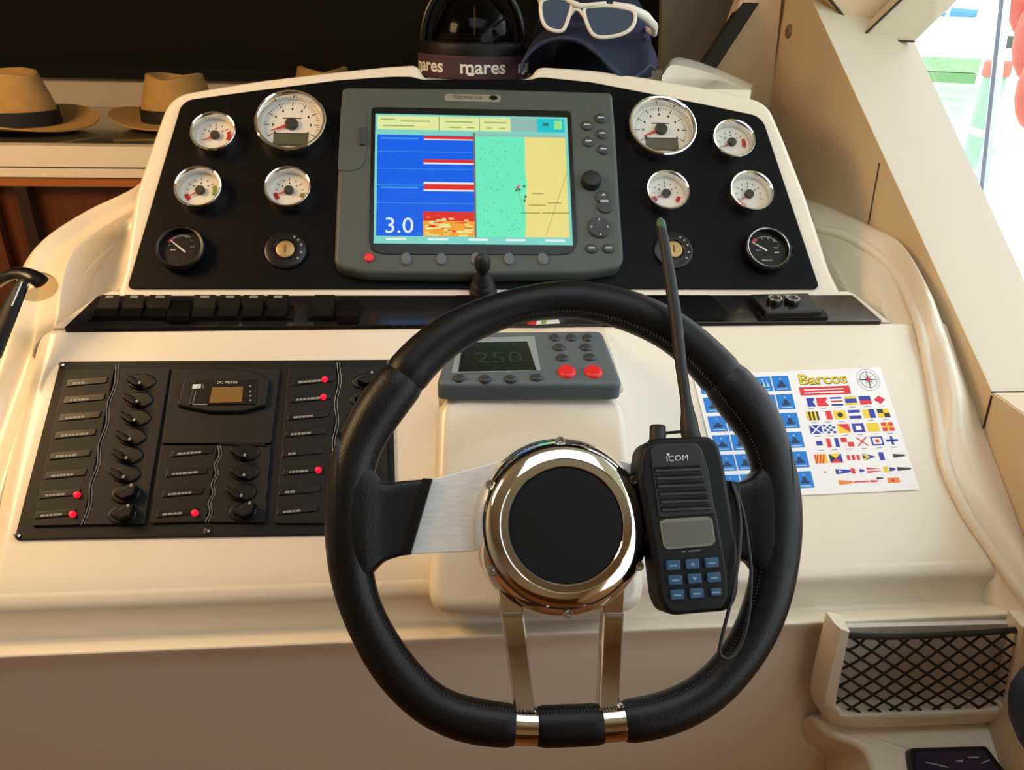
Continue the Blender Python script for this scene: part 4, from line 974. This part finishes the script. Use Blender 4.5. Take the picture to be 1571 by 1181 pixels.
def seg(i0, i1, m, name, k=1.0, cap=True):
    if i1 < i0: i1 += NA
    P, Rr = zip(*[rimpt(i) for i in range(i0, i1 + 1)]); Rr = [r * k for r in Rr]
    if cap: Rr = list(Rr); Rr[0] *= .93; Rr[-1] *= .93
    g = G(m); g.tube(P, list(Rr), 24, flat=.92); return sw_.part(name, g)
iL, iR = idx(622, 578), idx(1110, 575)           # grip seams
bl0, bl1, br0, br1 = idx(790, 1110), idx(823, 1110), idx(919, 1110), idx(952, 1108)
seg(iR, iL, leather, 'upper_grip'); seg(iL, bl0 + NA if bl0 < iL else bl0, leather2, 'left_grip', 1.02)
seg(bl1, br0, leather, 'lower_grip'); seg(br1, iR, leather2, 'right_grip', 1.02)
for a, b in ((bl0, bl1), (br0, br1)): seg(a - 1, b + 1, chrome, 'rim_clamp', .90, False)
# stitches along the inside of the rim
g = G(stitch)
for i in range(0, NA, 1):
    for s in (0, .5):
        p0, r0 = rimpt(i); p1, r1 = rimpt(i + 1); c = p0.lerp(p1, s); d = c.normalized(); t_ = (p1 - p0).normalized()
        c = c - d * r0 * .80 + Vector((0, 0, r0 * .60)); g.tube([c - t_*.0005 - d*.001, c + t_*.0008 + d*.001], .0005, 4)
so = sw_.part('stitching', g, kind='stuff')
# spokes: leather gusset and aluminium plate
def gusset(top, bot, name):
    """leather sleeve from the rim (first pair) to the plate (last pair)"""
    n = len(top); T3 = catmull([fw.p3(*q) for q in top], 5); B3 = catmull([fw.p3(*q) for q in bot], 5); rows = []
    for k, (a, b) in enumerate(zip(T3, B3)):
        s_ = k / (len(T3) - 1); e = s_ * s_ * (3 - 2 * s_); hz_ = .0155 * (1 - e) + .0078 * e; pw_ = 2.6 + 5 * e; row = []
        for j in range(33):
            a_ = 2 * math.pi * j / 32; cx_, sy_ = math.cos(a_), math.sin(a_)
            u = .5 + .5 * math.copysign(abs(cx_) ** (2 / pw_), cx_); z = hz_ * math.copysign(abs(sy_) ** (2 / pw_), sy_)
            q = a.lerp(b, u); row.append(Vector((q.x, q.y, z)))
        rows.append(row)
    g = G(leather2); g.grid(rows); g.add(rows[-1][:-1], [list(range(32))]); return sw_.part(name, g)
gusset([(520, 660), (556, 692), (574, 722), (590, 740), (622, 738), (660, 735)], [(520, 905), (556, 897), (572, 880), (590, 862), (612, 854), (629, 850)], 'left_gusset')
g = G(leather); g.prism(rounded(fw.poly([(648, 733), (664, 734), (630, 851), (612, 853)], .008), .001), -.006, .0082, .001, 2); sw_.part('left_piping', g)
g = G(alu); g.prism(rounded(fw.poly([(655, 737), (745, 713), (800, 700), (800, 850), (740, 845), (622, 850)], .004), .001), -.002, .004, .0008, 2); sw_.part('left_spoke_plate', g)
gusset([(1205, 670), (1175, 695), (1155, 722), (1140, 737), (1110, 742), (1068, 733)], [(1205, 915), (1176, 900), (1158, 880), (1143, 862), (1115, 852), (1078, 852)], 'right_gusset')
g = G(alu); g.prism(rounded(fw.poly([(930, 700), (985, 716), (1085, 738), (1095, 848), (985, 838), (930, 848)], .004), .001), -.002, .004, .0008, 2); sw_.part('right_spoke_plate', g)
def bar(px, name):
    g = G(chrome); g.prism(rounded(fw.poly(px, .004), .001), -.010, .005, .0022, 3); b = sw_.part(name, g)
    return b
def bar3(top, bot, w0, w1, name):
    g = G(chrome)
    P = []
    for i in range(7):
        t_ = i / 6; x = top[0] + (bot[0] - top[0]) * t_; y = top[1] + (bot[1] - top[1]) * t_; wv = w0 + (w1 - w0) * t_
        z = .012 - .004 * t_ - .006 * math.sin(math.pi * t_) 
        P.append((fw.uv(x - wv, y, z), fw.uv(x + wv, y, z), z))
    rows = []
    for l, r, z in P:
        e = (r - l) * .09
        rows.append([Vector((l.x, l.y, z - .014)), Vector((l.x, l.y, z - .002)), Vector((l.x + e.x, l.y + e.y, z)), Vector((r.x - e.x, r.y - e.y, z)), Vector((r.x, r.y, z - .002)), Vector((r.x, r.y, z - .014)), Vector((l.x, l.y, z - .014))])
    g.grid(rows); b = sw_.part(name, g)
    g = G(chrome_d); (x0, y0), (x1, y1) = (top[0] + (bot[0]-top[0])*.27, top[1] + (bot[1]-top[1])*.27), (top[0] + (bot[0]-top[0])*.30, top[1] + (bot[1]-top[1])*.30)
    wv = w0 + (w1 - w0) * .28 - 2; z = .0072
    g.prism([fw.uv(x0 - wv, y0, z), fw.uv(x0 + wv, y0, z), fw.uv(x1 + wv, y1, z), fw.uv(x1 - wv, y1, z)], z - .003, z + .0004); sw_.part('spoke_step', g, b)
bar3((779, 885), (806, 1092), 18, 16, 'lower_spoke'); bar3((945, 885), (934, 1092), 16, 16, 'lower_spoke')
# hub
hz = .030
ch_ = fw.uv(866, 807.5, hz); kk = ((fw.M @ Vector((ch_.x, ch_.y, hz))) - CAM).dot(Fw) / F_PX; r0 = 88.5 * kk
cb = fw.uv(864, 803, .004); kb = ((fw.M @ Vector((cb.x, cb.y, .004))) - CAM).dot(Fw) / F_PX; rb = 137 * kb
hx = [(rb*.97, -.020), (rb*.998, -.010), (rb, -.002), (rb*.985, .007), (rb*.955, .0145), (rb*.92, .0205), (rb*.88, .0252), (rb*.84, .0283), (rb*.80, .0303), (r0*1.19, .0315), (r0*1.155, .0318), (r0*1.14, .0313), (r0*1.12, .0313), (r0*1.02, .0313), (r0*1.005, .0307), (r0*1.0, .0272)]
g = G(chrome)
for zi in range(1): g.lathe(hx, 72, cb.x * .4 + ch_.x * .6, cb.y * .4 + ch_.y * .6)
g.f.pop(); g.mi.pop(); sw_.part('hub_ring', g)
hc = Vector((cb.x * .4 + ch_.x * .6, cb.y * .4 + ch_.y * .6))
g = G(blk_mat); g.lathe([(r0*1.0, .026), (r0*1.0, .0292), (r0*.98, .0300), (r0*.6, .0312), (0, .0316)], 64, hc.x, hc.y); sw_.part('horn_pad', g)
g = G(blk_satin); g.lathe([(rb*.8, -.05), (rb*.8, -.018), (rb*.96, -.012), (0, -.012)], 48, hc.x, hc.y); g.lathe([(rb*.55, -.145), (rb*.5, -.05), (0, -.05)], 36, hc.x, hc.y); sw_.part('column', g)
for a in (90, 150, 210, 270, 330, 30):
    c = hc + Vector((math.cos(R_(a)), math.sin(R_(a)))) * rb * .915; g = G(chrome_d); r = rb * .055
    g.lathe([(r, .014), (r, .0222), (r*.85, .0234), (r*.5, .0234), (r*.42, .0218), (0, .0218)], 18, c.x, c.y); sw_.part('hub_screw', g)

# ------------------------------------------------------------------ handheld radio clipped to the right spoke
fr_ = Fr.lean(PW.wp(1055, 800, .038), 37, spin=-0, yaw=0)
ra = Thing('handheld_radio', 'black handheld marine radio hung on the right wheel spoke', 'radio', fr_)
B_ = [(983, 690), (992, 677), (1012, 672), (1088, 669), (1101, 680), (1109, 705), (1122, 780), (1133, 850), (1133, 905), (1126, 928), (1114, 937), (1034, 944), (1020, 939), (1010, 918), (1001, 840), (979, 722)]
g = G(blk_satin); g.prism(rounded(fr_.poly(B_, -.004), .004, 3), -.030, -.002, .004, 4); ra.part('body', g)
F_ = [(984, 700), (992, 682), (1010, 677), (1066, 675), (1078, 686), (1088, 716), (1098, 775), (1104, 800), (1118, 880), (1120, 915), (1108, 936), (1035, 943), (1021, 936), (1012, 916), (1004, 850), (982, 730)]
g = G(blk_satin); g.prism(rounded(fr_.poly(F_, .003), .003, 3), -.006, .003, .003, 3); ra.part('front_face', g)
gr = [(1000, 712), (1076, 708), (1094, 786), (1012, 790)]
g = G(mat('grille_plastic', '#141518', .55)); g.prism(rounded(fr_.poly([(997, 690), (1010, 681), (1066, 680), (1076, 690), (1098, 788), (1010, 794)], .004), .002), .001, .0042, .001, 2); gp = ra.part('speaker_grille', g)
for i in range(6):
    y = 717 + i * 12; xl_ = 1003 + i * 2; xr_ = 1074 + i * 3
    g = G(blk_mat); g.prism(rounded(fr_.poly([(xl_, y - 1), (xr_, y - 4), (xr_ + .6, y), (xl_ + .6, y + 3)], .0045), .0006), .003, .0048, .0003, 1); ra.part('grille_slot', g, gp)
    g = G(mat('grille_rib', '#1c1d22', .4)); g.prism(rounded(fr_.poly([(xl_ + .8, y + 3.5), (xr_ + .8, y + .5), (xr_ + 2, y + 5.5), (xl_ + 2, y + 8.5)], .0045), .0006), .003, .0056, .0008, 2); ra.part('grille_rib', g, gp)
g = G(key_mark); p = fr_.uv(1039, 703, .0044); put_text(g, 'ICOM', .0056, key_mark, p.x, p.y, .0045, 3.0, 1.15); p = fr_.uv(1025, 697, .0044); g.lathe([(.0009, .0044), (.0011, .0045), (.0006, .0045)], 12, p.x, p.y); ra.part('maker_mark', g)
L_ = [(1012, 800), (1022, 796), (1086, 792), (1093, 796), (1098, 830), (1092, 837), (1024, 843), (1018, 838)]
g = G(mat('radio_lcd_frame', '#77776f', .4)); g.prism(rounded(fr_.poly(L_, .004), .001), .001, .0040, .0005, 2); d = ra.part('display_frame', g)
g = G(lcd_radio); g.prism(rounded(fr_.poly([(1016, 802), (1090, 797), (1095, 832), (1022, 839)], .0044), .001), .003, .0044); ra.part('display', g, d)
g = G(dim_ink); g.prism(fr_.poly([(1046, 845.5), (1052, 845), (1052, 846), (1046, 846.6)], .003), .002, .0034); g.prism(fr_.poly([(1056, 844.8), (1074, 843.5), (1074, 844.7), (1056, 846)], .003), .002, .0034); ra.part('legend', g)
kb1 = mat('blue_backlit_key', '#22466a', .4, emit=.10)
for r in range(3):
    for c in range(3):
        x = 1033 + 29.5 * c + 3.2 * r; y = 867 - 2 * c + 22.5 * r; w2, h2 = (10.5, 7.8) if not (r == 2 and c == 2) else (8, 6)
        g = G(kb1); g.prism(rounded(fr_.poly([(x - w2, y - h2 + .7), (x + w2, y - h2 - .7), (x + w2 + 1, y + h2 - .7), (x - w2 + 1, y + h2 + .7)], .0055), .0012), .002, .0055, .0008, 2)
        k_ = ra.part('keypad_button', g)
        g = G(mat('key_blue_ink', '#6f93ad', .5)); p = fr_.uv(x, y, .0056)
        if (r, c) == (0, 1): g.flat([Vector((p.x - .0016, p.y - .001)), Vector((p.x + .0016, p.y - .001)), Vector((p.x, p.y + .0014))], .0058)
        elif (r, c) == (1, 1): g.flat([Vector((p.x - .0018, p.y + .001)), Vector((p.x + .0018, p.y + .001)), Vector((p.x, p.y - .0014))], .0058)
        else: g.flat(rect(p.x - .0026, p.y - .0009, p.x + .0026, p.y + .0003), .0058)
        ra.part('key_legend', g, k_)
g = G(rubber); k_ = .55 / F_PX
a0, a1 = fr_.p3(1009, 680, -.014), fr_.p3(1009, 652, -.014); ax = (a1 - a0).normalized()
g.tube([a0, a0.lerp(a1, .15), a0.lerp(a1, .2), a0.lerp(a1, .9), a1], [14.5*k_, 15*k_, 13.5*k_, 13*k_, 10.5*k_], 18); ra.part('volume_knob', g)
g = G(blk_satin); g.tube([fr_.p3(1018, 672, -.016), fr_.p3(1022, 664, -.016), fr_.p3(1045, 662, -.016), fr_.p3(1050, 668, -.016)], .0012, 8); ra.part('lanyard_eye', g)
AN = [(1062, 676, 15), (1058, 660, 14.3), (1057, 648, 13.5), (1055, 632, 10.5), (1052, 612, 8.6), (1045, 563, 8.8), (1037, 490, 9.6), (1027, 420, 9.0), (1019, 370, 7.6), (1014, 343, 6.8)]
P = [fr_.p3(x, y, -.014) for x, y, r in AN]
g = G(rubber); g.tube(P, [r * ((fr_.M @ q) - CAM).dot(Fw) / F_PX for q, (x, y, r) in zip(P, AN)], 16); an = ra.part('antenna', g)
tp = [fr_.p3(1016, 352, -.014), fr_.p3(1013.5, 341, -.014), fr_.p3(1012, 335, -.014)]
g = G(mat('green_tip', '#2f5a48', .5)); g.tube(tp, [.0036, .0036, .0018], 14); ra.part('antenna_tip', g, an, label='green antenna tip')
g = G(blk_satin); g.prism(rounded(fr_.poly([(975, 705), (1000, 705), (1003, 838), (985, 835)], -.02), .002), -.036, -.012, .003); ra.part('side_cover', g)
g = G(blk_satin); g.prism(rounded(fr_.poly([(1100, 735), (1135, 740), (1137, 850), (1110, 850)], -.02), .002), -.036, -.016, .003); ra.part('belt_clip', g)
cp = [(1122, 740), (1131, 765), (1136, 800), (1134, 850), (1127, 895), (1119, 932), (1108, 975), (1104, 998), (1110, 1009), (1122, 1008), (1133, 995), (1143, 970), (1150, 930), (1152, 875), (1147, 830), (1141, 790), (1129, 752), (1121, 738)]
cz = [-.016, -.012, -.004, .002, .004, .0, -.008, -.012, -.014, -.014, -.014, -.016, -.018, -.020, -.022, -.022, -.020, -.018]
cz = [-.016, -.010, -.004, .002, .003, .0, -.004, -.006, -.006, -.006, -.007, -.007, -.008, -.008, -.010, -.012, -.014, -.016]
g = G(rubber); g.tube(catmull([fr_.p3(x, y, z) for (x, y), z in zip(cp, cz)], 5), .0013, 8); ra.part('wrist_lanyard', g)

# ------------------------------------------------------------------ compass, strap, cap, sunglasses on the dash top
cb_ = W(726, 100, 1.155); cb_.z = zt_
rc = 78 * 1.155 / F_PX
cm = Thing('compass', 'black domed bulkhead compass on the dash top above the plotter', 'compass', cb_)
g = G(blk_satin); g.lathe([(rc*1.0, 0), (rc*1.02, .006), (rc*1.02, .038), (rc*.98, .046), (rc*.80, .048), (0, .048)], 48); cm.part('base', g)
g = G(glass_smoke); g.ball((0, 0, .046), (rc*.80, rc*.80, rc*.92), 36, 14, 0.0, 1); cm.part('dome', g)
g = G(blk_gloss)
for a in (-1,):
    P = [Vector((rc*.97*math.cos(t_), .012, .046 + rc*1.12*math.sin(t_))) for t_ in [math.pi*i/24 for i in range(25)]]; g.tube(P, rc*.085, 10)
cm.part('hood', g)
g = G(mat('compass_card', '#2a2a28', .6)); g.lathe([(rc*.70, .050), (rc*.70, .054), (rc*.66, .056), (0, .058)], 36); g.mat(dim_ink); 
for i in range(24): a = i * 15; tick(g, a, rc*.55, rc*.64, .0006, .0588)
cd_ = cm.part('card', g)
g = G(mat('amber_pin', '#b98a35', .5)); g.tube([(0, -rc*.5, .054), (0, -rc*.5, .092)], .0014, 8); cm.part('lubber_pin', g)
g = G(chrome_d); g.tube([(-.003, -rc*.52, .053), (.006, -rc*.52, .053)], .0024, 8); g.tube([(.022, -rc*.5, .052), (.022, -rc*.5, .064), (.034, -rc*.48, .066)], .002, 8); cm.part('bracket', g)
rs = rc * 1.06
st = Thing('mask_strap', 'dark maroon elastic strap with white lettering wrapped around the compass base', 'strap', cb_)
g = G(maroon); g.lathe([(rs, .001), (rs + .001, .003), (rs + .001, .029), (rs, .031), (rs - .002, .031), (rs - .002, .001), (rs, .001)], 64); g.f.pop(); g.mi.pop(); st.part('band', g)
def strap_text(a_mid):
    vs, fs = text('mares', .0245, bold=.0005); g = G(white_ink); R2 = rs + .0016
    g.add([Vector((R2*math.cos(R_(a_mid) + v.x*1.12/R2), R2*math.sin(R_(a_mid) + v.x*1.12/R2), .0165 + v.y)) for v in vs], fs)
    g.add([Vector((R2*math.cos(R_(a_mid) + q/R2), R2*math.sin(R_(a_mid) + q/R2), h_)) for q, h_ in ((-.024, .010), (-.012, .010), (-.014, .006), (-.022, .006))], [[0, 1, 2, 3]])
    st.part('lettering', g)
for a in (-82, -147, -17): strap_text(a)

cpb = W(905, 112, 1.13); cpb.z = zt_
cap = Thing('baseball_cap', 'navy blue cloth cap lying on the dash top under the white sunglasses', 'cap', cpb)
fe = [(800, 110, 1.06), (803, 94, 1.055), (822, 72, 1.05), (848, 60, 1.045), (872, 59, 1.04), (895, 66, 1.04), (918, 83, 1.04), (938, 104, 1.04), (955, 117, 1.045), (970, 119, 1.05), (985, 111, 1.055), (997, 100, 1.07), (1006, 106, 1.10)]
be = [(806, 100, 1.13), (808, 82, 1.13), (824, 56, 1.13), (848, 40, 1.13), (872, 34, 1.13), (898, 34, 1.13), (922, 38, 1.13), (945, 44, 1.13), (962, 48, 1.13), (978, 52, 1.13), (990, 58, 1.13), (1002, 72, 1.13), (1012, 100, 1.14)]
f3, b3 = [W(*q) for q in fe], [W(*q) for q in be]
m3 = [(a + b) / 2 + Vector((0, 0, .004)) for a, b in zip(f3, b3)]
g = G(navy); g.loft([f3, m3, b3], 5, 1, Vector((0, .006, -.004))); cap.part('brim', g, world=True)
g = G(mat('navy_piping', '#27324e', .8)); g.tube(catmull(f3, 5), .0022, 8); cap.part('brim_edge', g, world=True)
cc = W(908, 55, 1.22); g = G(navy); g.X = Matrix.Translation(cc)
n = 36; rows = []
for k in range(10):
    t_ = k / 9 * math.pi / 2; rows.append([Vector((.098 * math.cos(t_) * math.cos(2*math.pi*i/n), .095 * math.cos(t_) * math.sin(2*math.pi*i/n), -.05 + .14 * math.sin(t_))) for i in range(n + 1)])
g.grid([[v + Vector((0, 0, -.012)) for v in rows[0]]] + rows); cap.part('crown', g, world=True)
g = G(mat('navy_seam', '#141a33', .9)); g.tube([W(990, 58, 1.12), W(985, 78, 1.105), W(982, 100, 1.08)], .0015, 6); cap.part('seam', g, world=True)

sg = Thing('sunglasses', 'white framed sunglasses with mirrored lenses resting on the navy cap', 'sunglasses', W(900, 40, 1.05))
fg = Fr.lean(W(900, 30, 1.045), 20, yaw=-8)
lensL = [(831, 3), (848, -3), (868, -1), (877, 6), (873, 24), (866, 43), (857, 48), (839, 42), (831, 26)]
lensR = [(896, 15), (912, 10), (932, 9), (955, 12), (973, 19), (971, 40), (952, 53), (920, 57), (905, 46)]
mir = mat('mirror_lens', '#18222c', .05, metal=.5)
for L_, nm in ((lensL, 'left'), (lensR, 'right')):
    P = catmull([fg.p3(x, y, 0) for x, y in L_], 4, True); g = G(white_frame); g.tube(P, .0026, 8, closed=True); g.v = [fg.M @ v for v in g.v]; sg.part('lens_rim', g, world=True)
    g = G(mir); g.prism([Vector((v.x, v.y)) for v in P], -.001, .0006); g.v = [fg.M @ v for v in g.v]; sg.part('lens', g, world=True, label='mirrored lens')
g = G(white_frame); g.tube([fg.p3(870, 0, 0), fg.p3(882, 6, .003), fg.p3(890, 9, .003), fg.p3(902, 8, .002), fg.p3(930, 5, 0)], [.003, .0036, .0034, .003, .0024], 10); g.tube([fg.p3(876, 22, -.002), fg.p3(882, 14, .001), fg.p3(889, 16, .001), fg.p3(896, 26, -.002)], .0022, 8); g.v = [fg.M @ v for v in g.v]; sg.part('bridge', g, world=True)
g = G(white_frame); g.tube([W(940, 6, 1.045), W(968, 13, 1.05), W(990, 25, 1.065), W(1004, 40, 1.10), W(1004, 52, 1.14), W(985, 40, 1.2)], [.003, .0055, .0065, .0055, .004, .003], 10); sg.part('temple', g, world=True)
g = G(white_frame); g.tube([W(830, 6, 1.045), W(829, 0, 1.06), W(835, -8, 1.14)], [.003, .004, .003], 8); sg.part('temple', g, world=True)

# cream fold of cloth beside the windscreen pillar
g = G(gel); a = [W(1016, 116, 1.16), W(1030, 100, 1.2), W(1060, 104, 1.22), W(1100, 116, 1.24), W(1150, 138, 1.25)]
b = [W(1016, 112, 1.3), W(1034, 92, 1.33), W(1064, 94, 1.35), W(1110, 112, 1.36), W(1160, 134, 1.36)]
g.loft([a, [(p + q) / 2 + Vector((0, 0, .006)) for p, q in zip(a, b)], b], 5, 1, Vector((0, .005, -.025))); solo('folded_cloth', 'cream cloth lying on the dash top at the foot of the black pillar', 'cloth', W(1090, 112, 1.25), g, True)

# ------------------------------------------------------------------ lever at the left edge
lv = Thing('grab_lever', 'black curved lever with clear tip at the left edge of the photo', 'lever', W(20, 470, .80))
g = G(blk_gloss); g.tube(catmull([W(-30, 470, .83), W(-12, 440, .82), W(10, 424, .81), W(32, 419, .805), W(52, 425, .80), (W(64, 434, .80))], 5), .0085, 12, flat=.7); lv.part('arched_arm', g, world=True)
g = G(blk_satin); g.tube([W(40, 428, .80), W(28, 446, .795), W(12, 482, .785), W(-14, 545, .775)], [.007, .0095, .011, .012], 12, flat=.6); lv.part('stem', g, world=True)
g = G(chrome_d); g.tube([W(34, 433, .79), W(30, 442, .787), W(18, 470, .779)], .0012, 6); lv.part('inlay', g, world=True)
g = G(glassy('clear_tip_acrylic', '#c9bda0', .05)); g.X = Fr.lean(W(56, 440, .80), 50).M; g.lathe([(.0205, -.002), (.021, .0), (.0205, .003), (.015, .005), (0, .0055)], 28, 0, 0, 1.0, .78); lv.part('tip', g, world=True)

# ------------------------------------------------------------------ net pocket, lower right
yl = prof[8].y
fn = Fr.lean(Vector((0, last.y + .010, last.z - .04)), -6)
fn = fn.at(1420, 1030, .012)
np_ = Thing('net_pocket', 'cream framed storage pocket with black net at the lower right', 'net pocket', fn)
inn = [(1305, 970), (1284, 1078), (1290, 1090), (1302, 1098), (1400, 1097), (1519, 1092), (1536, 1085), (1545, 1073), (1568, 962)]
out_ = [(1591, 962), (1568, 1085), (1550, 1108), (1520, 1120), (1300, 1128), (1270, 1115), (1257, 1090), (1258, 1060), (1281, 963)]
g = G(gel); zf = .016
Pin = catmull(fn.poly(inn, zf), 4); Pout = catmull(fn.poly(list(reversed(out_)), zf), 4)
m_ = len(Pin); 
rows = []
for i in range(m_):
    a = Pin[i]; b = Pout[i]; d = (b - a)
    rows.append([Vector((a.x, a.y, -.006)), Vector((a.x, a.y, zf - .002)), Vector((a.x + d.x*.12, a.y + d.y*.12, zf)), Vector((a.x + d.x*.6, a.y + d.y*.6, zf - .001)), Vector((a.x + d.x*.85, a.y + d.y*.85, zf - .006)), Vector((b.x, b.y, -.004)), Vector((a.x, a.y, -.006))])
g.grid(rows); e0, e1 = rows[0], rows[-1]; g.add(e0[:-1], [[0, 1, 2, 3, 4, 5]]); g.add(e1[:-1], [[5, 4, 3, 2, 1, 0]]); np_.part('frame', g)
g = G(mat('grey_pocket_lining', '#cfccc4', .7)); g.prism([v for v in fn.poly([(1303, 966), (1280, 1084), (1302, 1102), (1521, 1096), (1548, 1076), (1571, 960)], 0)], -.012, -.003); np_.part('back_panel', g)
import itertools
zone = fn.poly([(1303, 976), (1278, 1082), (1286, 1096), (1301, 1106), (1522, 1100), (1543, 1091), (1552, 1076), (1572, 966)], .008)
zone = ccw(zone)
def clip_line(p, d):
    t0, t1 = -9, 9
    for i in range(len(zone)):
        a, b = zone[i], zone[(i+1) % len(zone)]; n = Vector((-(b - a).y, (b - a).x)); k1 = n.dot(p - a); k2 = n.dot(d)
        if abs(k2) < 1e-12:
            if k1 < 0: return None
            continue
        t_ = -k1 / k2
        if k2 > 0: t0 = max(t0, t_)
        else: t1 = min(t1, t_)
    return (p + d * t0, p + d * t1) if t1 > t0 + .004 else None
net = mat('black_net_cord', '#141312', .8)
c_ = fn.uv(1420, 1030, .008); px1 = (fn.uv(1421, 1030, .008) - c_).length; 
dx = fn.uv(1436.5, 1030, .008) - c_; dyv = fn.uv(1420, 1019, .008) - c_
g = G(net)
for s in (1, -1):
    d = (dx + dyv * s).normalized()
    for i in range(-18, 19):
        q = clip_line(c_ + dx * 2 * i, d)
        if q:
            (a, b) = q; N_ = 8
            g.tube([Vector((*a.lerp(b, t_ / N_), .008 + .003 * math.sin(math.pi * t_ / N_))) for t_ in range(N_ + 1)], .0014, 6)
np_.part('netting', g, kind='stuff')
g = G(net); g.tube([Vector((*fn.uv(x, y, .009), .009)) for x, y in ((1303, 975), (1360, 977), (1430, 975), (1500, 971), (1569, 965))], .0030, 8); np_.part('elastic_band', g)
# lower moulding, dark unit and cushion
fq = Fr.lean(fn.M @ Vector((0, -.09, .02)), 55)
lowb = Thing('side_locker', 'cream moulded locker top below the net pocket', 'locker', fq)
lo_px = [(1240, 1095), (1265, 1128), (1330, 1150), (1345, 1200), (1360, 1300), (1850, 1300), (1850, 1100), (1740, 1040), (1560, 1050)]
g = G(gel); g.prism(rounded(fq.poly(lo_px, .0), .02, 5), -.12, 0, .008, 3); lowb.part('top', g)
fu = fq.at(1470, 1175)
un = Thing('dark_gauge_unit', 'dark navy rectangular instrument set in the cream locker at bottom right', 'instrument', fu)
g = G(blk_gloss); g.prism(rounded(fu.poly([(1400, 1195), (1394, 1152), (1402, 1147), (1514, 1144), (1545, 1185), (1552, 1215), (1410, 1220)], .008), .003), -.002, .008, .002, 2); un.part('case', g)
g = G(mat('navy_face', '#161a3a', .2, coat=.4)); g.prism(fu.poly([(1408, 1196), (1404, 1154), (1510, 1151), (1540, 1192), (1545, 1212), (1414, 1216)], .0085), .006, .0086); f_ = un.part('face', g)
g = G(dim_ink)
for q in (((1420, 1168), (1455, 1176), (1455, 1178), (1420, 1170)), ((1466, 1166), (1478, 1165), (1477, 1169), (1468, 1169)), ((1484, 1161), (1502, 1160), (1502, 1162.5), (1484, 1163)), ((1505, 1170), (1518, 1164), (1519, 1166), (1506, 1172))): g.flat(fu.poly(q, .009), .0089)
un.part('face_marks', g, f_)
g = G(mat('navy_vinyl', '#1d2a3f', .5)); cq = W(1632, 1104, .66); g.X = Matrix.Translation(cq); g.ball((0, 0, 0), (.034, .05, .048), 20, 12)
g.X = None; solo('seat_cushion', 'dark blue padded cushion edge at the far right bottom', 'cushion', cq, g, True)
